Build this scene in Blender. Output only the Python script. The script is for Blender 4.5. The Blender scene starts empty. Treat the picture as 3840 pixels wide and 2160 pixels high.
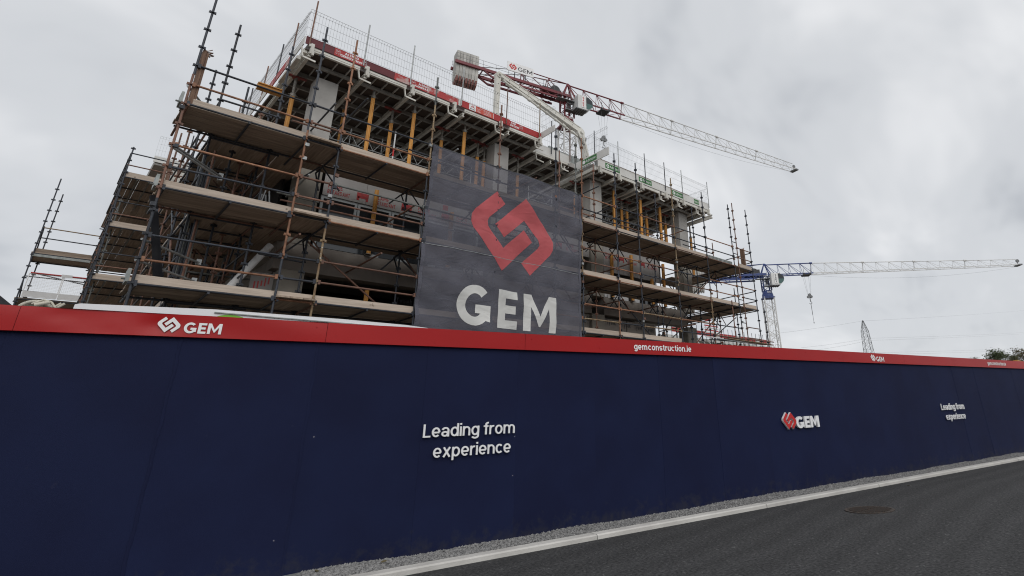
import bpy, bmesh, math, random
from math import radians, sin, cos, pi, sqrt
from mathutils import Matrix, Vector

random.seed(7)
scene = bpy.context.scene
COL = scene.collection

# ------------------------------------------------------------------ camera
cam_d = bpy.data.cameras.new('camera')
cam = bpy.data.objects.new('camera', cam_d)
COL.objects.link(cam)
cam_d.sensor_width = 36.0
cam_d.lens = 19.3257
cam_d.shift_x = -0.124695
cam_d.shift_y = -0.078226
cam_d.clip_start = 0.05
cam_d.clip_end = 3000
CAMZ = 1.195
_r = Vector((0.680367, -0.731155, -0.050135))
_u = Vector((-0.239125, -0.286138, 0.927871))
_b = Vector((-0.692763, -0.619304, -0.369516))
cam.matrix_world = Matrix(((_r.x, _u.x, _b.x, 0), (_r.y, _u.y, _b.y, 0), (_r.z, _u.z, _b.z, CAMZ), (0, 0, 0, 1)))
scene.camera = cam

# ------------------------------------------------------------------ sky and sun
world = bpy.data.worlds.new('World')
scene.world = world
world.use_nodes = True
wn, wl = world.node_tree.nodes, world.node_tree.links
wn.clear()
w_out = wn.new('ShaderNodeOutputWorld')
w_mix = wn.new('ShaderNodeMixShader')
w_bg1 = wn.new('ShaderNodeBackground')
w_bg2 = wn.new('ShaderNodeBackground')
w_sky = wn.new('ShaderNodeTexSky')
SUN_EL, SUN_AZ = radians(40), radians(203)
w_sky.sky_type = 'NISHITA'
w_sky.sun_disc = False
w_sky.sun_elevation = SUN_EL
w_sky.sun_rotation = SUN_AZ
w_bg1.inputs['Strength'].default_value = 0.08
wl.new(w_sky.outputs[0], w_bg1.inputs['Color'])
tc = wn.new('ShaderNodeTexCoord')
sep = wn.new('ShaderNodeSeparateXYZ')
wl.new(tc.outputs['Generated'], sep.inputs[0])
zz = wn.new('ShaderNodeMath'); zz.operation = 'MAXIMUM'; zz.inputs[1].default_value = 0.0
wl.new(sep.outputs['Z'], zz.inputs[0])
za = wn.new('ShaderNodeMath'); za.operation = 'ADD'; za.inputs[1].default_value = 0.55
wl.new(zz.outputs[0], za.inputs[0])
dx = wn.new('ShaderNodeMath'); dx.operation = 'DIVIDE'
dy = wn.new('ShaderNodeMath'); dy.operation = 'DIVIDE'
wl.new(sep.outputs['X'], dx.inputs[0]); wl.new(za.outputs[0], dx.inputs[1])
wl.new(sep.outputs['Y'], dy.inputs[0]); wl.new(za.outputs[0], dy.inputs[1])
cmb = wn.new('ShaderNodeCombineXYZ')
wl.new(dx.outputs[0], cmb.inputs[0]); wl.new(dy.outputs[0], cmb.inputs[1])
cmap = wn.new('ShaderNodeMapping')
cmap.inputs['Location'].default_value = (3.1, 1.7, 0)
cmap.inputs['Rotation'].default_value = (0, 0, radians(-20))
cmap.inputs['Scale'].default_value = (1.0, 1.25, 1)
wl.new(cmb.outputs[0], cmap.inputs['Vector'])
n1 = wn.new('ShaderNodeTexNoise'); n1.inputs['Scale'].default_value = 2.3; n1.inputs['Detail'].default_value = 4.0
n1.inputs['Roughness'].default_value = 0.58; n1.inputs['Distortion'].default_value = 0.25
wl.new(cmap.outputs[0], n1.inputs['Vector'])
n2 = wn.new('ShaderNodeTexNoise'); n2.inputs['Scale'].default_value = 0.9; n2.inputs['Detail'].default_value = 2.0
wl.new(cmap.outputs[0], n2.inputs['Vector'])
mx = wn.new('ShaderNodeMix'); mx.data_type = 'FLOAT'; mx.inputs[0].default_value = 0.45
wl.new(n1.outputs[0], mx.inputs[2]); wl.new(n2.outputs[0], mx.inputs[3])
ramp = wn.new('ShaderNodeValToRGB')
ramp.color_ramp.interpolation = 'EASE'
e = ramp.color_ramp.elements
e[0].position = 0.36; e[0].color = (0.47, 0.495, 0.535, 1)
e[1].position = 0.63; e[1].color = (0.86, 0.87, 0.89, 1)
m = ramp.color_ramp.elements.new(0.49); m.color = (0.675, 0.695, 0.725, 1)
wl.new(mx.outputs[0], ramp.inputs[0])
wl.new(ramp.outputs[0], w_bg2.inputs['Color'])
w_bg2.inputs['Strength'].default_value = 1.0
w_mix.inputs[0].default_value = 0.94
wl.new(w_bg1.outputs[0], w_mix.inputs[1]); wl.new(w_bg2.outputs[0], w_mix.inputs[2])
wl.new(w_mix.outputs[0], w_out.inputs['Surface'])

sun_d = bpy.data.lights.new('sun', 'SUN')
sun_d.energy = 1.35
sun_d.angle = radians(50)
sun_d.color = (1.0, 0.97, 0.93)
sun = bpy.data.objects.new('sun', sun_d)
COL.objects.link(sun)
sdir = Vector((sin(SUN_AZ) * cos(SUN_EL), cos(SUN_AZ) * cos(SUN_EL), sin(SUN_EL)))
sun.rotation_euler = sdir.to_track_quat('Z', 'Y').to_euler()

vs = scene.view_settings
vs.view_transform = 'Standard'
vs.look = 'None'
vs.exposure = 0.0
vs.gamma = 1.0
vs.use_curve_mapping = False
try:
    scene.cycles.max_bounces = 6
    scene.cycles.diffuse_bounces = 3
    scene.cycles.glossy_bounces = 3
    scene.cycles.transparent_max_bounces = 12
    scene.cycles.use_denoising = True
    scene.cycles.filter_width = 1.1
except Exception:
    pass

# ------------------------------------------------------------------ materials
MATS = {}


def mat(name, col, rough=0.7, metal=0.0, spec=0.4, noise=None, col2=None, bump=0.0, bscale=40.0, vary=0.0, stretch=(1, 1, 1), lo=0.35, hi=0.65,
        spots=None, detail=5.0):
    """noise = scale of a colour variation between col and col2; vary = brightness change per object; spots = (scale, colour, threshold)"""
    mt = bpy.data.materials.new(name)
    mt.use_nodes = True
    nd, lk = mt.node_tree.nodes, mt.node_tree.links
    b = nd['Principled BSDF']
    b.inputs['Roughness'].default_value = rough
    b.inputs['Metallic'].default_value = metal
    b.inputs['Specular IOR Level'].default_value = spec
    c = None
    geo = nd.new('ShaderNodeNewGeometry')
    oi = nd.new('ShaderNodeObjectInfo')
    mp = nd.new('ShaderNodeMapping')
    mp.inputs['Scale'].default_value = stretch
    add = nd.new('ShaderNodeVectorMath'); add.operation = 'ADD'
    mul = nd.new('ShaderNodeVectorMath'); mul.operation = 'MULTIPLY'
    cx = nd.new('ShaderNodeCombineXYZ')
    for i in range(3):
        lk.new(oi.outputs['Random'], cx.inputs[i])
    mul.inputs[1].default_value = (31.0, 17.0, 23.0) if vary else (0, 0, 0)
    lk.new(cx.outputs[0], mul.inputs[0])
    lk.new(geo.outputs['Position'], add.inputs[0]); lk.new(mul.outputs[0], add.inputs[1])
    lk.new(add.outputs[0], mp.inputs['Vector'])
    if noise:
        tx = nd.new('ShaderNodeTexNoise')
        tx.inputs['Scale'].default_value = noise; tx.inputs['Detail'].default_value = detail
        lk.new(mp.outputs[0], tx.inputs['Vector'])
        rp = nd.new('ShaderNodeValToRGB')
        rp.color_ramp.elements[0].position = lo; rp.color_ramp.elements[1].position = hi
        rp.color_ramp.elements[0].color = (*(col2 or [x * 0.6 for x in col]), 1)
        rp.color_ramp.elements[1].color = (*col, 1)
        lk.new(tx.outputs[0], rp.inputs[0])
        c = rp.outputs[0]
    if spots:
        ts = nd.new('ShaderNodeTexNoise'); ts.inputs['Scale'].default_value = spots[0]; ts.inputs['Detail'].default_value = 6
        lk.new(add.outputs[0], ts.inputs['Vector'])
        rs = nd.new('ShaderNodeValToRGB')
        rs.color_ramp.elements[0].position = spots[2]; rs.color_ramp.elements[1].position = spots[2] + 0.04
        lk.new(ts.outputs[0], rs.inputs[0])
        ms = nd.new('ShaderNodeMix'); ms.data_type = 'RGBA'
        lk.new(rs.outputs[0], ms.inputs[0])
        if c is not None:
            lk.new(c, ms.inputs[6])
        else:
            ms.inputs[6].default_value = (*col, 1)
        ms.inputs[7].default_value = (*spots[1], 1)
        c = ms.outputs[2]
    if vary:
        hs = nd.new('ShaderNodeHueSaturation')
        mr = nd.new('ShaderNodeMapRange')
        mr.inputs[3].default_value = 1 - vary; mr.inputs[4].default_value = 1 + vary
        lk.new(oi.outputs['Random'], mr.inputs[0])
        lk.new(mr.outputs[0], hs.inputs['Value'])
        if c is not None:
            lk.new(c, hs.inputs['Color'])
        else:
            hs.inputs['Color'].default_value = (*col, 1)
        c = hs.outputs[0]
    if c is not None:
        lk.new(c, b.inputs['Base Color'])
    else:
        b.inputs['Base Color'].default_value = (*col, 1)
    if bump:
        tb = nd.new('ShaderNodeTexNoise'); tb.inputs['Scale'].default_value = bscale; tb.inputs['Detail'].default_value = 4
        lk.new(mp.outputs[0], tb.inputs['Vector'])
        bp = nd.new('ShaderNodeBump'); bp.inputs['Strength'].default_value = bump; bp.inputs['Distance'].default_value = 0.01
        lk.new(tb.outputs[0], bp.inputs['Height'])
        lk.new(bp.outputs[0], b.inputs['Normal'])
    MATS[name] = mt
    return mt


def gauze(name, col, clear):
    """woven mesh fabric: the weave lets part of what is behind show through"""
    mt = bpy.data.materials.new(name)
    mt.use_nodes = True
    nd, lk = mt.node_tree.nodes, mt.node_tree.links
    b = nd['Principled BSDF']
    out = nd['Material Output']
    b.inputs['Roughness'].default_value = 0.75
    tx = nd.new('ShaderNodeTexNoise'); tx.inputs['Scale'].default_value = 0.9; tx.inputs['Detail'].default_value = 7
    geo = nd.new('ShaderNodeNewGeometry')
    lk.new(geo.outputs['Position'], tx.inputs['Vector'])
    rp = nd.new('ShaderNodeValToRGB')
    rp.color_ramp.elements[0].position = 0.3; rp.color_ramp.elements[1].position = 0.75
    rp.color_ramp.elements[0].color = (*[x * 0.85 for x in col], 1)
    rp.color_ramp.elements[1].color = (*[x * 1.15 for x in col], 1)
    lk.new(tx.outputs[0], rp.inputs[0])
    lk.new(rp.outputs[0], b.inputs['Base Color'])
    tr = nd.new('ShaderNodeBsdfTransparent')
    tw = nd.new('ShaderNodeTexNoise'); tw.inputs['Scale'].default_value = 1.6; tw.inputs['Detail'].default_value = 5; tw.inputs['Distortion'].default_value = 1.4
    mpw = nd.new('ShaderNodeMapping'); mpw.inputs['Scale'].default_value = (1.0, 1.0, 1.6); mpw.inputs['Rotation'].default_value = (0, radians(25), 0)
    lk.new(geo.outputs['Position'], mpw.inputs['Vector']); lk.new(mpw.outputs[0], tw.inputs['Vector'])
    bw = nd.new('ShaderNodeBump'); bw.inputs['Strength'].default_value = 0.30; bw.inputs['Distance'].default_value = 0.12
    lk.new(tw.outputs[0], bw.inputs['Height']); lk.new(bw.outputs[0], b.inputs['Normal'])
    ms = nd.new('ShaderNodeMixShader'); ms.inputs[0].default_value = clear
    lk.new(b.outputs[0], ms.inputs[1]); lk.new(tr.outputs[0], ms.inputs[2])
    lk.new(ms.outputs[0], out.inputs['Surface'])
    MATS[name] = mt
    return mt


mat('navy_board', (0.0078, 0.0125, 0.0455), 0.66, spec=0.14, noise=1.2, col2=(0.0062, 0.0094, 0.0365), bump=0.25, bscale=260, vary=0.03, spots=(9.0, (0.014, 0.018, 0.05), 0.73))
mat('red_fascia', (0.37, 0.0085, 0.0095), 0.36, spec=0.28, noise=0.8, col2=(0.34, 0.008, 0.009), bump=0.10, bscale=2.2)
mat('white_print', (0.80, 0.80, 0.80), 0.5)
mat('white_letter', (0.78, 0.78, 0.79), 0.45)
mat('red_letter', (0.50, 0.02, 0.02), 0.45)
mat('green_print', (0.035, 0.16, 0.04), 0.5)
mat('lime_print', (0.16, 0.42, 0.03), 0.5)
mat('yellow_print', (0.75, 0.5, 0.06), 0.5)
mat('black_print', (0.015, 0.015, 0.018), 0.5)
mat('dark_red_print', (0.32, 0.022, 0.022), 0.6, noise=14, col2=(0.20, 0.03, 0.03))
mat('asphalt', (0.066, 0.066, 0.067), 0.9, spec=0.25, noise=34.0, col2=(0.016, 0.016, 0.017), bump=1.0, bscale=60, spots=(26.0, (0.10, 0.10, 0.10), 0.64), lo=0.3, hi=0.7, detail=8)
mat('concrete_kerb', (0.56, 0.545, 0.515), 0.85, noise=3.0, col2=(0.46, 0.445, 0.42), bump=0.3, bscale=60, vary=0.05)
mat('gravel_bed', (0.15, 0.15, 0.15), 0.95, noise=45, col2=(0.07, 0.07, 0.07), bump=0.9, bscale=60)
mat('gravel_stone', (0.30, 0.295, 0.29), 0.9, noise=30, col2=(0.12, 0.12, 0.12), lo=0.3, hi=0.7, detail=1)
mat('site_earth', (0.16, 0.14, 0.115), 0.95, noise=0.4, col2=(0.11, 0.10, 0.085), bump=0.5, bscale=8)
mat('cast_iron', (0.05, 0.046, 0.042), 0.7, metal=0.1, noise=25, col2=(0.065, 0.045, 0.034), bump=0.3, bscale=80)
mat('tube_rust', (0.215, 0.112, 0.078), 0.62, noise=6, col2=(0.12, 0.064, 0.047), vary=0.22, spots=(38, (0.42, 0.38, 0.35), 0.70))
mat('tube_orange', (0.33, 0.165, 0.095), 0.6, noise=7, col2=(0.19, 0.088, 0.05), vary=0.16, spots=(30, (0.45, 0.40, 0.36), 0.70))
mat('tube_dark', (0.042, 0.048, 0.062), 0.5, metal=0.15, noise=5, col2=(0.024, 0.027, 0.034), vary=0.25, spots=(42, (0.32, 0.31, 0.30), 0.71))
mat('tube_tan', (0.30, 0.225, 0.135), 0.65, noise=7, col2=(0.16, 0.095, 0.05), vary=0.12, spots=(22, (0.46, 0.44, 0.40), 0.62))
mat('tube_galv', (0.36, 0.37, 0.37), 0.45, metal=0.6, noise=9, col2=(0.24, 0.25, 0.25), vary=0.15)
mat('tube_grey', (0.17, 0.18, 0.17), 0.6, noise=9, col2=(0.10, 0.105, 0.10), vary=0.15)
mat('wood_x', (0.36, 0.285, 0.22), 0.85, noise=4.0, col2=(0.235, 0.18, 0.14), bump=0.35, bscale=14, vary=0.20, stretch=(0.35, 6, 6))
mat('wood_y', (0.36, 0.285, 0.22), 0.85, noise=4.0, col2=(0.235, 0.18, 0.14), bump=0.35, bscale=14, vary=0.20, stretch=(6, 0.35, 6))
mat('wood_toe', (0.52, 0.44, 0.365), 0.85, noise=3.5, col2=(0.40, 0.33, 0.27), bump=0.3, bscale=14, vary=0.12, stretch=(0.4, 6, 8), spots=(5.5, (0.22, 0.17, 0.13), 0.70))
mat('wood_post', (0.20, 0.125, 0.085), 0.85, noise=5, col2=(0.12, 0.07, 0.05), vary=0.15, stretch=(6, 6, 0.5))
mat('metal_board', (0.33, 0.35, 0.34), 0.5, metal=0.4, noise=6, col2=(0.2, 0.22, 0.21), vary=0.1)
mat('concrete', (0.40, 0.39, 0.37), 0.85, noise=1.6, col2=(0.32, 0.31, 0.295), bump=0.2, bscale=30, vary=0.05, spots=(7, (0.27, 0.26, 0.25), 0.70))
mat('concrete_shaded', (0.275, 0.255, 0.22), 0.9, noise=1.5, col2=(0.20, 0.185, 0.16), bump=0.2, bscale=30, spots=(5, (0.17, 0.155, 0.135), 0.68))  # darker, browner copy of concrete; under-deck shade of the lower columns painted in
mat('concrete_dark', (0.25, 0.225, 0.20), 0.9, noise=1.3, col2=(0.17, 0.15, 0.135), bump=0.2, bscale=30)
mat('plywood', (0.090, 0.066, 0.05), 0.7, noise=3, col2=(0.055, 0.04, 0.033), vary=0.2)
mat('cream_steel', (0.66, 0.65, 0.60), 0.5, noise=3.5, col2=(0.52, 0.50, 0.45), vary=0.06, spots=(16, (0.22, 0.17, 0.13), 0.70))
mat('alu_rib', (0.66, 0.66, 0.64), 0.45, metal=0.2, noise=5, col2=(0.48, 0.47, 0.44), vary=0.08)
mat('steel_beam_grey', (0.36, 0.35, 0.325), 0.6, metal=0.1, noise=4, col2=(0.24, 0.23, 0.21), vary=0.1)
mat('maroon_board', (0.135, 0.022, 0.028), 0.55, noise=2.0, col2=(0.105, 0.018, 0.024), spots=(12, (0.25, 0.16, 0.15), 0.75))
mat('red_board', (0.43, 0.035, 0.035), 0.5, noise=2.5, col2=(0.36, 0.03, 0.03), spots=(14, (0.50, 0.36, 0.34), 0.68))
mat('red_worn', (0.42, 0.05, 0.05), 0.6, noise=4.5, col2=(0.50, 0.36, 0.34), lo=0.40, hi=0.52, detail=8)
mat('white_board', (0.66, 0.655, 0.63), 0.5, noise=1.6, col2=(0.56, 0.55, 0.52), spots=(10, (0.35, 0.33, 0.30), 0.72))
mat('salmon_print', (0.55, 0.09, 0.06), 0.5)
mat('wire', (0.17, 0.165, 0.16), 0.5, metal=0.5)
mat('wire_galv', (0.42, 0.43, 0.43), 0.45, metal=0.5)
mat('prop_yellow', (0.60, 0.295, 0.065), 0.6, noise=5, col2=(0.44, 0.20, 0.045), vary=0.12, stretch=(2, 2, 0.6), spots=(20, (0.18, 0.12, 0.08), 0.70))
mat('prop_steel', (0.26, 0.255, 0.235), 0.55, metal=0.3, noise=8, col2=(0.15, 0.13, 0.11), vary=0.1)
mat('prop_red', (0.28, 0.05, 0.04), 0.6, noise=8, col2=(0.16, 0.04, 0.035))
mat('sheathing', (0.30, 0.285, 0.275), 0.7, noise=1.2, col2=(0.24, 0.23, 0.22))
mat('black_wrap', (0.016, 0.015, 0.015), 0.75, noise=2.0, col2=(0.010, 0.009, 0.009))
mat('white_sheet', (0.66, 0.66, 0.66), 0.6, noise=2, col2=(0.55, 0.55, 0.55))
mat('window_frame', (0.40, 0.43, 0.44), 0.4)
mat('void', (0.02, 0.018, 0.017), 0.9)  # near-black colour standing in for the unlit depth of the building
mat('crane_maroon', (0.185, 0.030, 0.040), 0.45, noise=0.8, col2=(0.15, 0.026, 0.034))
mat('crane_white', (0.70, 0.70, 0.69), 0.45, noise=0.9, col2=(0.60, 0.60, 0.59))
mat('crane_grey', (0.20, 0.205, 0.21), 0.5, metal=0.3, noise=1, col2=(0.15, 0.155, 0.16))
mat('crane_dark', (0.035, 0.035, 0.037), 0.5)
mat('crane_blue', (0.045, 0.075, 0.23), 0.45, noise=0.8, col2=(0.036, 0.06, 0.19))
mat('ballast', (0.52, 0.51, 0.48), 0.85, noise=1.0, col2=(0.42, 0.41, 0.385), vary=0.08)
mat('ballast_red', (0.30, 0.13, 0.115), 0.85, noise=1.0, col2=(0.24, 0.10, 0.09))
mat('boom_cream', (0.74, 0.73, 0.68), 0.45, noise=1.5, col2=(0.60, 0.58, 0.52), spots=(9, (0.30, 0.27, 0.23), 0.74))
mat('van_white', (0.74, 0.75, 0.77), 0.3, spec=0.5)
mat('hose_cream', (0.56, 0.53, 0.44), 0.6, noise=5, col2=(0.40, 0.38, 0.32))
mat('hose_dark', (0.10, 0.10, 0.095), 0.7)
mat('roof_slate', (0.035, 0.036, 0.042), 0.8, noise=6, col2=(0.022, 0.023, 0.027))
mat('render_wall', (0.30, 0.29, 0.27), 0.9, noise=1, col2=(0.25, 0.24, 0.22))
mat('pylon_steel', (0.12, 0.125, 0.13), 0.6, metal=0.3)
mat('bark', (0.055, 0.043, 0.032), 0.9, noise=5, col2=(0.035, 0.028, 0.02))
mat('leaf_green', (0.085, 0.105, 0.045), 0.8, noise=0.7, col2=(0.05, 0.07, 0.03))
mat('leaf_brown', (0.13, 0.105, 0.05), 0.8, noise=0.7, col2=(0.08, 0.068, 0.032))
mat('far_white', (0.60, 0.60, 0.58), 0.6, noise=0.6, col2=(0.5, 0.5, 0.48))
mat('black_plastic', (0.010, 0.010, 0.013), 0.85, spec=0.1, noise=2, col2=(0.02, 0.02, 0.022))
gauze('banner_mesh', (0.112, 0.113, 0.142), 0.33)
gauze('banner_red', (0.50, 0.095, 0.105), 0.15)
gauze('banner_white', (0.62, 0.62, 0.60), 0.05)
gauze('guard_net', (0.55, 0.57, 0.60), 0.62)


def glass(name, col, rough=0.08):
    mt = mat(name, col, rough, spec=0.8)
    return mt


glass('glass_dark', (0.022, 0.026, 0.030))
glass('glass_green', (0.06, 0.13, 0.12))

# dried mud splashed up the foot of the hoarding
nt = MATS['navy_board'].node_tree
_b = nt.nodes['Principled BSDF']
_src = _b.inputs['Base Color'].links[0].from_socket
_g = nt.nodes.new('ShaderNodeNewGeometry'); _s = nt.nodes.new('ShaderNodeSeparateXYZ'); nt.links.new(_g.outputs['Position'], _s.inputs[0])
_r = nt.nodes.new('ShaderNodeMapRange'); _r.inputs[1].default_value = 0.0; _r.inputs[2].default_value = 0.34; _r.inputs[3].default_value = 0.30; _r.inputs[4].default_value = 0.0
nt.links.new(_s.outputs['Z'], _r.inputs[0])
_t = nt.nodes.new('ShaderNodeTexNoise'); _t.inputs['Scale'].default_value = 7.0; _t.inputs['Detail'].default_value = 8.0; _t.inputs['Roughness'].default_value = 0.7
nt.links.new(_g.outputs['Position'], _t.inputs['Vector'])
_a = nt.nodes.new('ShaderNodeMath'); _a.operation = 'ADD'; nt.links.new(_t.outputs[0], _a.inputs[0]); nt.links.new(_r.outputs[0], _a.inputs[1])
_q = nt.nodes.new('ShaderNodeMapRange'); _q.inputs[1].default_value = 0.66; _q.inputs[2].default_value = 0.90; _q.inputs[3].default_value = 0.0; _q.inputs[4].default_value = 0.5
nt.links.new(_a.outputs[0], _q.inputs[0])
_m = nt.nodes.new('ShaderNodeMix'); _m.data_type = 'RGBA'; nt.links.new(_q.outputs[0], _m.inputs[0]); nt.links.new(_src, _m.inputs[6]); _m.inputs[7].default_value = (0.034, 0.034, 0.040, 1)
nt.links.new(_m.outputs[2], _b.inputs['Base Color'])

# ------------------------------------------------------------------ object helpers
WM = {}


def put(o, parent=None, M=Matrix.Identity(4)):
    """link o with world matrix M, under parent"""
    COL.objects.link(o)
    if parent is not None:
        o.parent = parent
        o.matrix_parent_inverse = WM[parent.name].inverted()
    o.matrix_basis = M
    WM[o.name] = M.copy()
    return o


def thing(name, label, cat, loc=(0, 0, 0), group=None):
    o = bpy.data.objects.new(name, None)
    o.empty_display_size = 0.2
    put(o, None, Matrix.Translation(loc))
    tag(o, label, cat, group)
    return o


def tag(o, label=None, cat=None, group=None, kind=None):
    if label: o['label'] = label
    if cat: o['category'] = cat
    if group: o['group'] = group
    if kind: o['kind'] = kind
    return o


class MB:
    """collects boxes, tubes and prisms into one mesh"""

    def __init__(s):
        s.v = []; s.f = []; s.sm = []

    def add(s, vs, fs, smooth=False):
        n = len(s.v)
        s.v += [tuple(v) for v in vs]
        for f in fs:
            s.f.append(tuple(i + n for i in f)); s.sm.append(smooth)

    def box(s, c, d, M=None):
        x, y, z = d[0] / 2, d[1] / 2, d[2] / 2
        vs = [Vector((a, b, e)) for a in (-x, x) for b in (-y, y) for e in (-z, z)]
        if M is not None:
            vs = [M @ v for v in vs]
        c = Vector(c)
        s.add([v + c for v in vs], [(0, 1, 3, 2), (4, 6, 7, 5), (0, 4, 5, 1), (2, 3, 7, 6), (0, 2, 6, 4), (1, 5, 7, 3)])

    def box2(s, a, b):
        s.box([(p + q) / 2 for p, q in zip(a, b)], [abs(q - p) for p, q in zip(a, b)])

    def tube(s, a, b, r, n=6, r2=None, caps=True):
        a, b = Vector(a), Vector(b)
        d = b - a
        if d.length < 1e-6: return
        q = d.to_track_quat('Z', 'Y').to_matrix()
        r2 = r if r2 is None else r2
        vs = []
        for k in range(n):
            t = 2 * pi * (k + 0.5) / n
            p = q @ Vector((cos(t), sin(t), 0))
            vs.append(a + p * r); vs.append(b + p * r2)
        fs = [(2 * k, 2 * ((k + 1) % n), 2 * ((k + 1) % n) + 1, 2 * k + 1) for k in range(n)]
        s.add(vs, fs, n > 4)
        if caps:
            s.add([vs[2 * k] for k in range(n)], [tuple(reversed(range(n)))])
            s.add([vs[2 * k + 1] for k in range(n)], [tuple(range(n))])

    def path(s, pts, r, n=6):
        for a, b in zip(pts, pts[1:]):
            s.tube(a, b, r, n)

    def bar(s, a, b, w, h, up=(0, 0, 1)):
        """square-section bar from a to b, w across, h along up"""
        a, b = Vector(a), Vector(b)
        d = (b - a)
        z = d.normalized(); x = Vector(up).cross(z)
        if x.length < 1e-4: x = Vector((1, 0, 0)).cross(z)
        x.normalize(); y = z.cross(x)
        vs = []
        for p in (a, b):
            for sx, sy in ((-1, -1), (1, -1), (1, 1), (-1, 1)):
                vs.append(p + x * sx * w / 2 + y * sy * h / 2)
        s.add(vs, [(3, 2, 1, 0), (4, 5, 6, 7), (0, 1, 5, 4), (1, 2, 6, 5), (2, 3, 7, 6), (3, 0, 4, 7)])

    def prism(s, pts, depth_vec):
        """polygon pts (3-D, flat) pushed along depth_vec"""
        n = len(pts)
        dv = Vector(depth_vec)
        vs = [Vector(p) for p in pts] + [Vector(p) + dv for p in pts]
        s.add(vs, [tuple(range(n)), tuple(reversed(range(n, 2 * n)))] + [(i, i + n, (i + 1) % n + n, (i + 1) % n) for i in range(n)])

    def mesh(s, name, m):
        me = bpy.data.meshes.new(name)
        me.from_pydata(s.v, [], s.f)
        me.polygons.foreach_set('use_smooth', s.sm)
        me.materials.append(MATS[m] if isinstance(m, str) else m)
        bm = bmesh.new(); bm.from_mesh(me)
        bmesh.ops.recalc_face_normals(bm, faces=bm.faces)
        bm.to_mesh(me); bm.free()
        return me

    def build(s, name, m, parent=None, M=Matrix.Identity(4)):
        return put(bpy.data.objects.new(name, s.mesh(name, m)), parent, M)


_UB = {}


def unit_box(m):
    if m not in _UB:
        b = MB(); b.box((0, 0, 0), (1, 1, 1)); _UB[m] = b.mesh('box_' + m, m)
    return _UB[m]


_UC = {}


def unit_tube(m, n=10):
    if (m, n) not in _UC:
        b = MB(); b.tube((0, 0, 0), (0, 0, 1), 1, n); _UC[(m, n)] = b.mesh('tube_' + m, m)
    return _UC[(m, n)]


def box(name, c, d, m, parent=None, rot=None):
    M = Matrix.Translation(c)
    if rot is not None: M = M @ rot.to_4x4()
    M = M @ Matrix.Diagonal((d[0], d[1], d[2], 1))
    return put(bpy.data.objects.new(name, unit_box(m)), parent, M)


def box2(name, a, b, m, parent=None):
    return box(name, [(p + q) / 2 for p, q in zip(a, b)], [abs(q - p) for p, q in zip(a, b)], m, parent)


def tube(name, a, b, r, m, parent=None, n=10):
    a, b = Vector(a), Vector(b)
    d = b - a
    M = Matrix.Translation(a) @ d.to_track_quat('Z', 'Y').to_matrix().to_4x4() @ Matrix.Diagonal((r, r, d.length, 1))
    return put(bpy.data.objects.new(name, unit_tube(m, n)), parent, M)


TR = 0.0245  # scaffold tube radius
_ST = {}


def standard(x, y, z0, z1, m, parent, name='standard', phase=0.24):
    """upright with its welded cross pressings every half metre"""
    key = (round(z1 - z0, 2), round((z0 - phase) % 0.5, 2), m)
    if key not in _ST:
        b = MB(); L = z1 - z0
        b.tube((0, 0, 0), (0, 0, L), TR, 10)
        k = math.ceil((z0 - phase) / 0.5)
        while phase + k * 0.5 < z1 - 0.02:
            z = phase + k * 0.5 - z0
            b.box((0, 0, z), (0.135, 0.035, 0.05)); b.box((0, 0, z), (0.036, 0.136, 0.052))
            b.box((0, 0, z - 0.03), (0.15, 0.012, 0.012))
            k += 1
        _ST[key] = b.mesh('standard', m)
    lean = (random.uniform(-1, 1) * 0.0035, random.uniform(-1, 1) * 0.0035)
    M = Matrix.Translation((x, y, z0)) @ Matrix.Rotation(lean[0], 4, 'X') @ Matrix.Rotation(lean[1], 4, 'Y')
    return put(bpy.data.objects.new(name, _ST[key]), parent, M)


# ------------------------------------------------------------------ lettering
def _arc(cx, cy, rx, ry, a0, a1, n=14):
    return [(cx + rx * cos(radians(a0 + (a1 - a0) * k / n)), cy + ry * sin(radians(a0 + (a1 - a0) * k / n))) for k in range(n + 1)]


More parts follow.
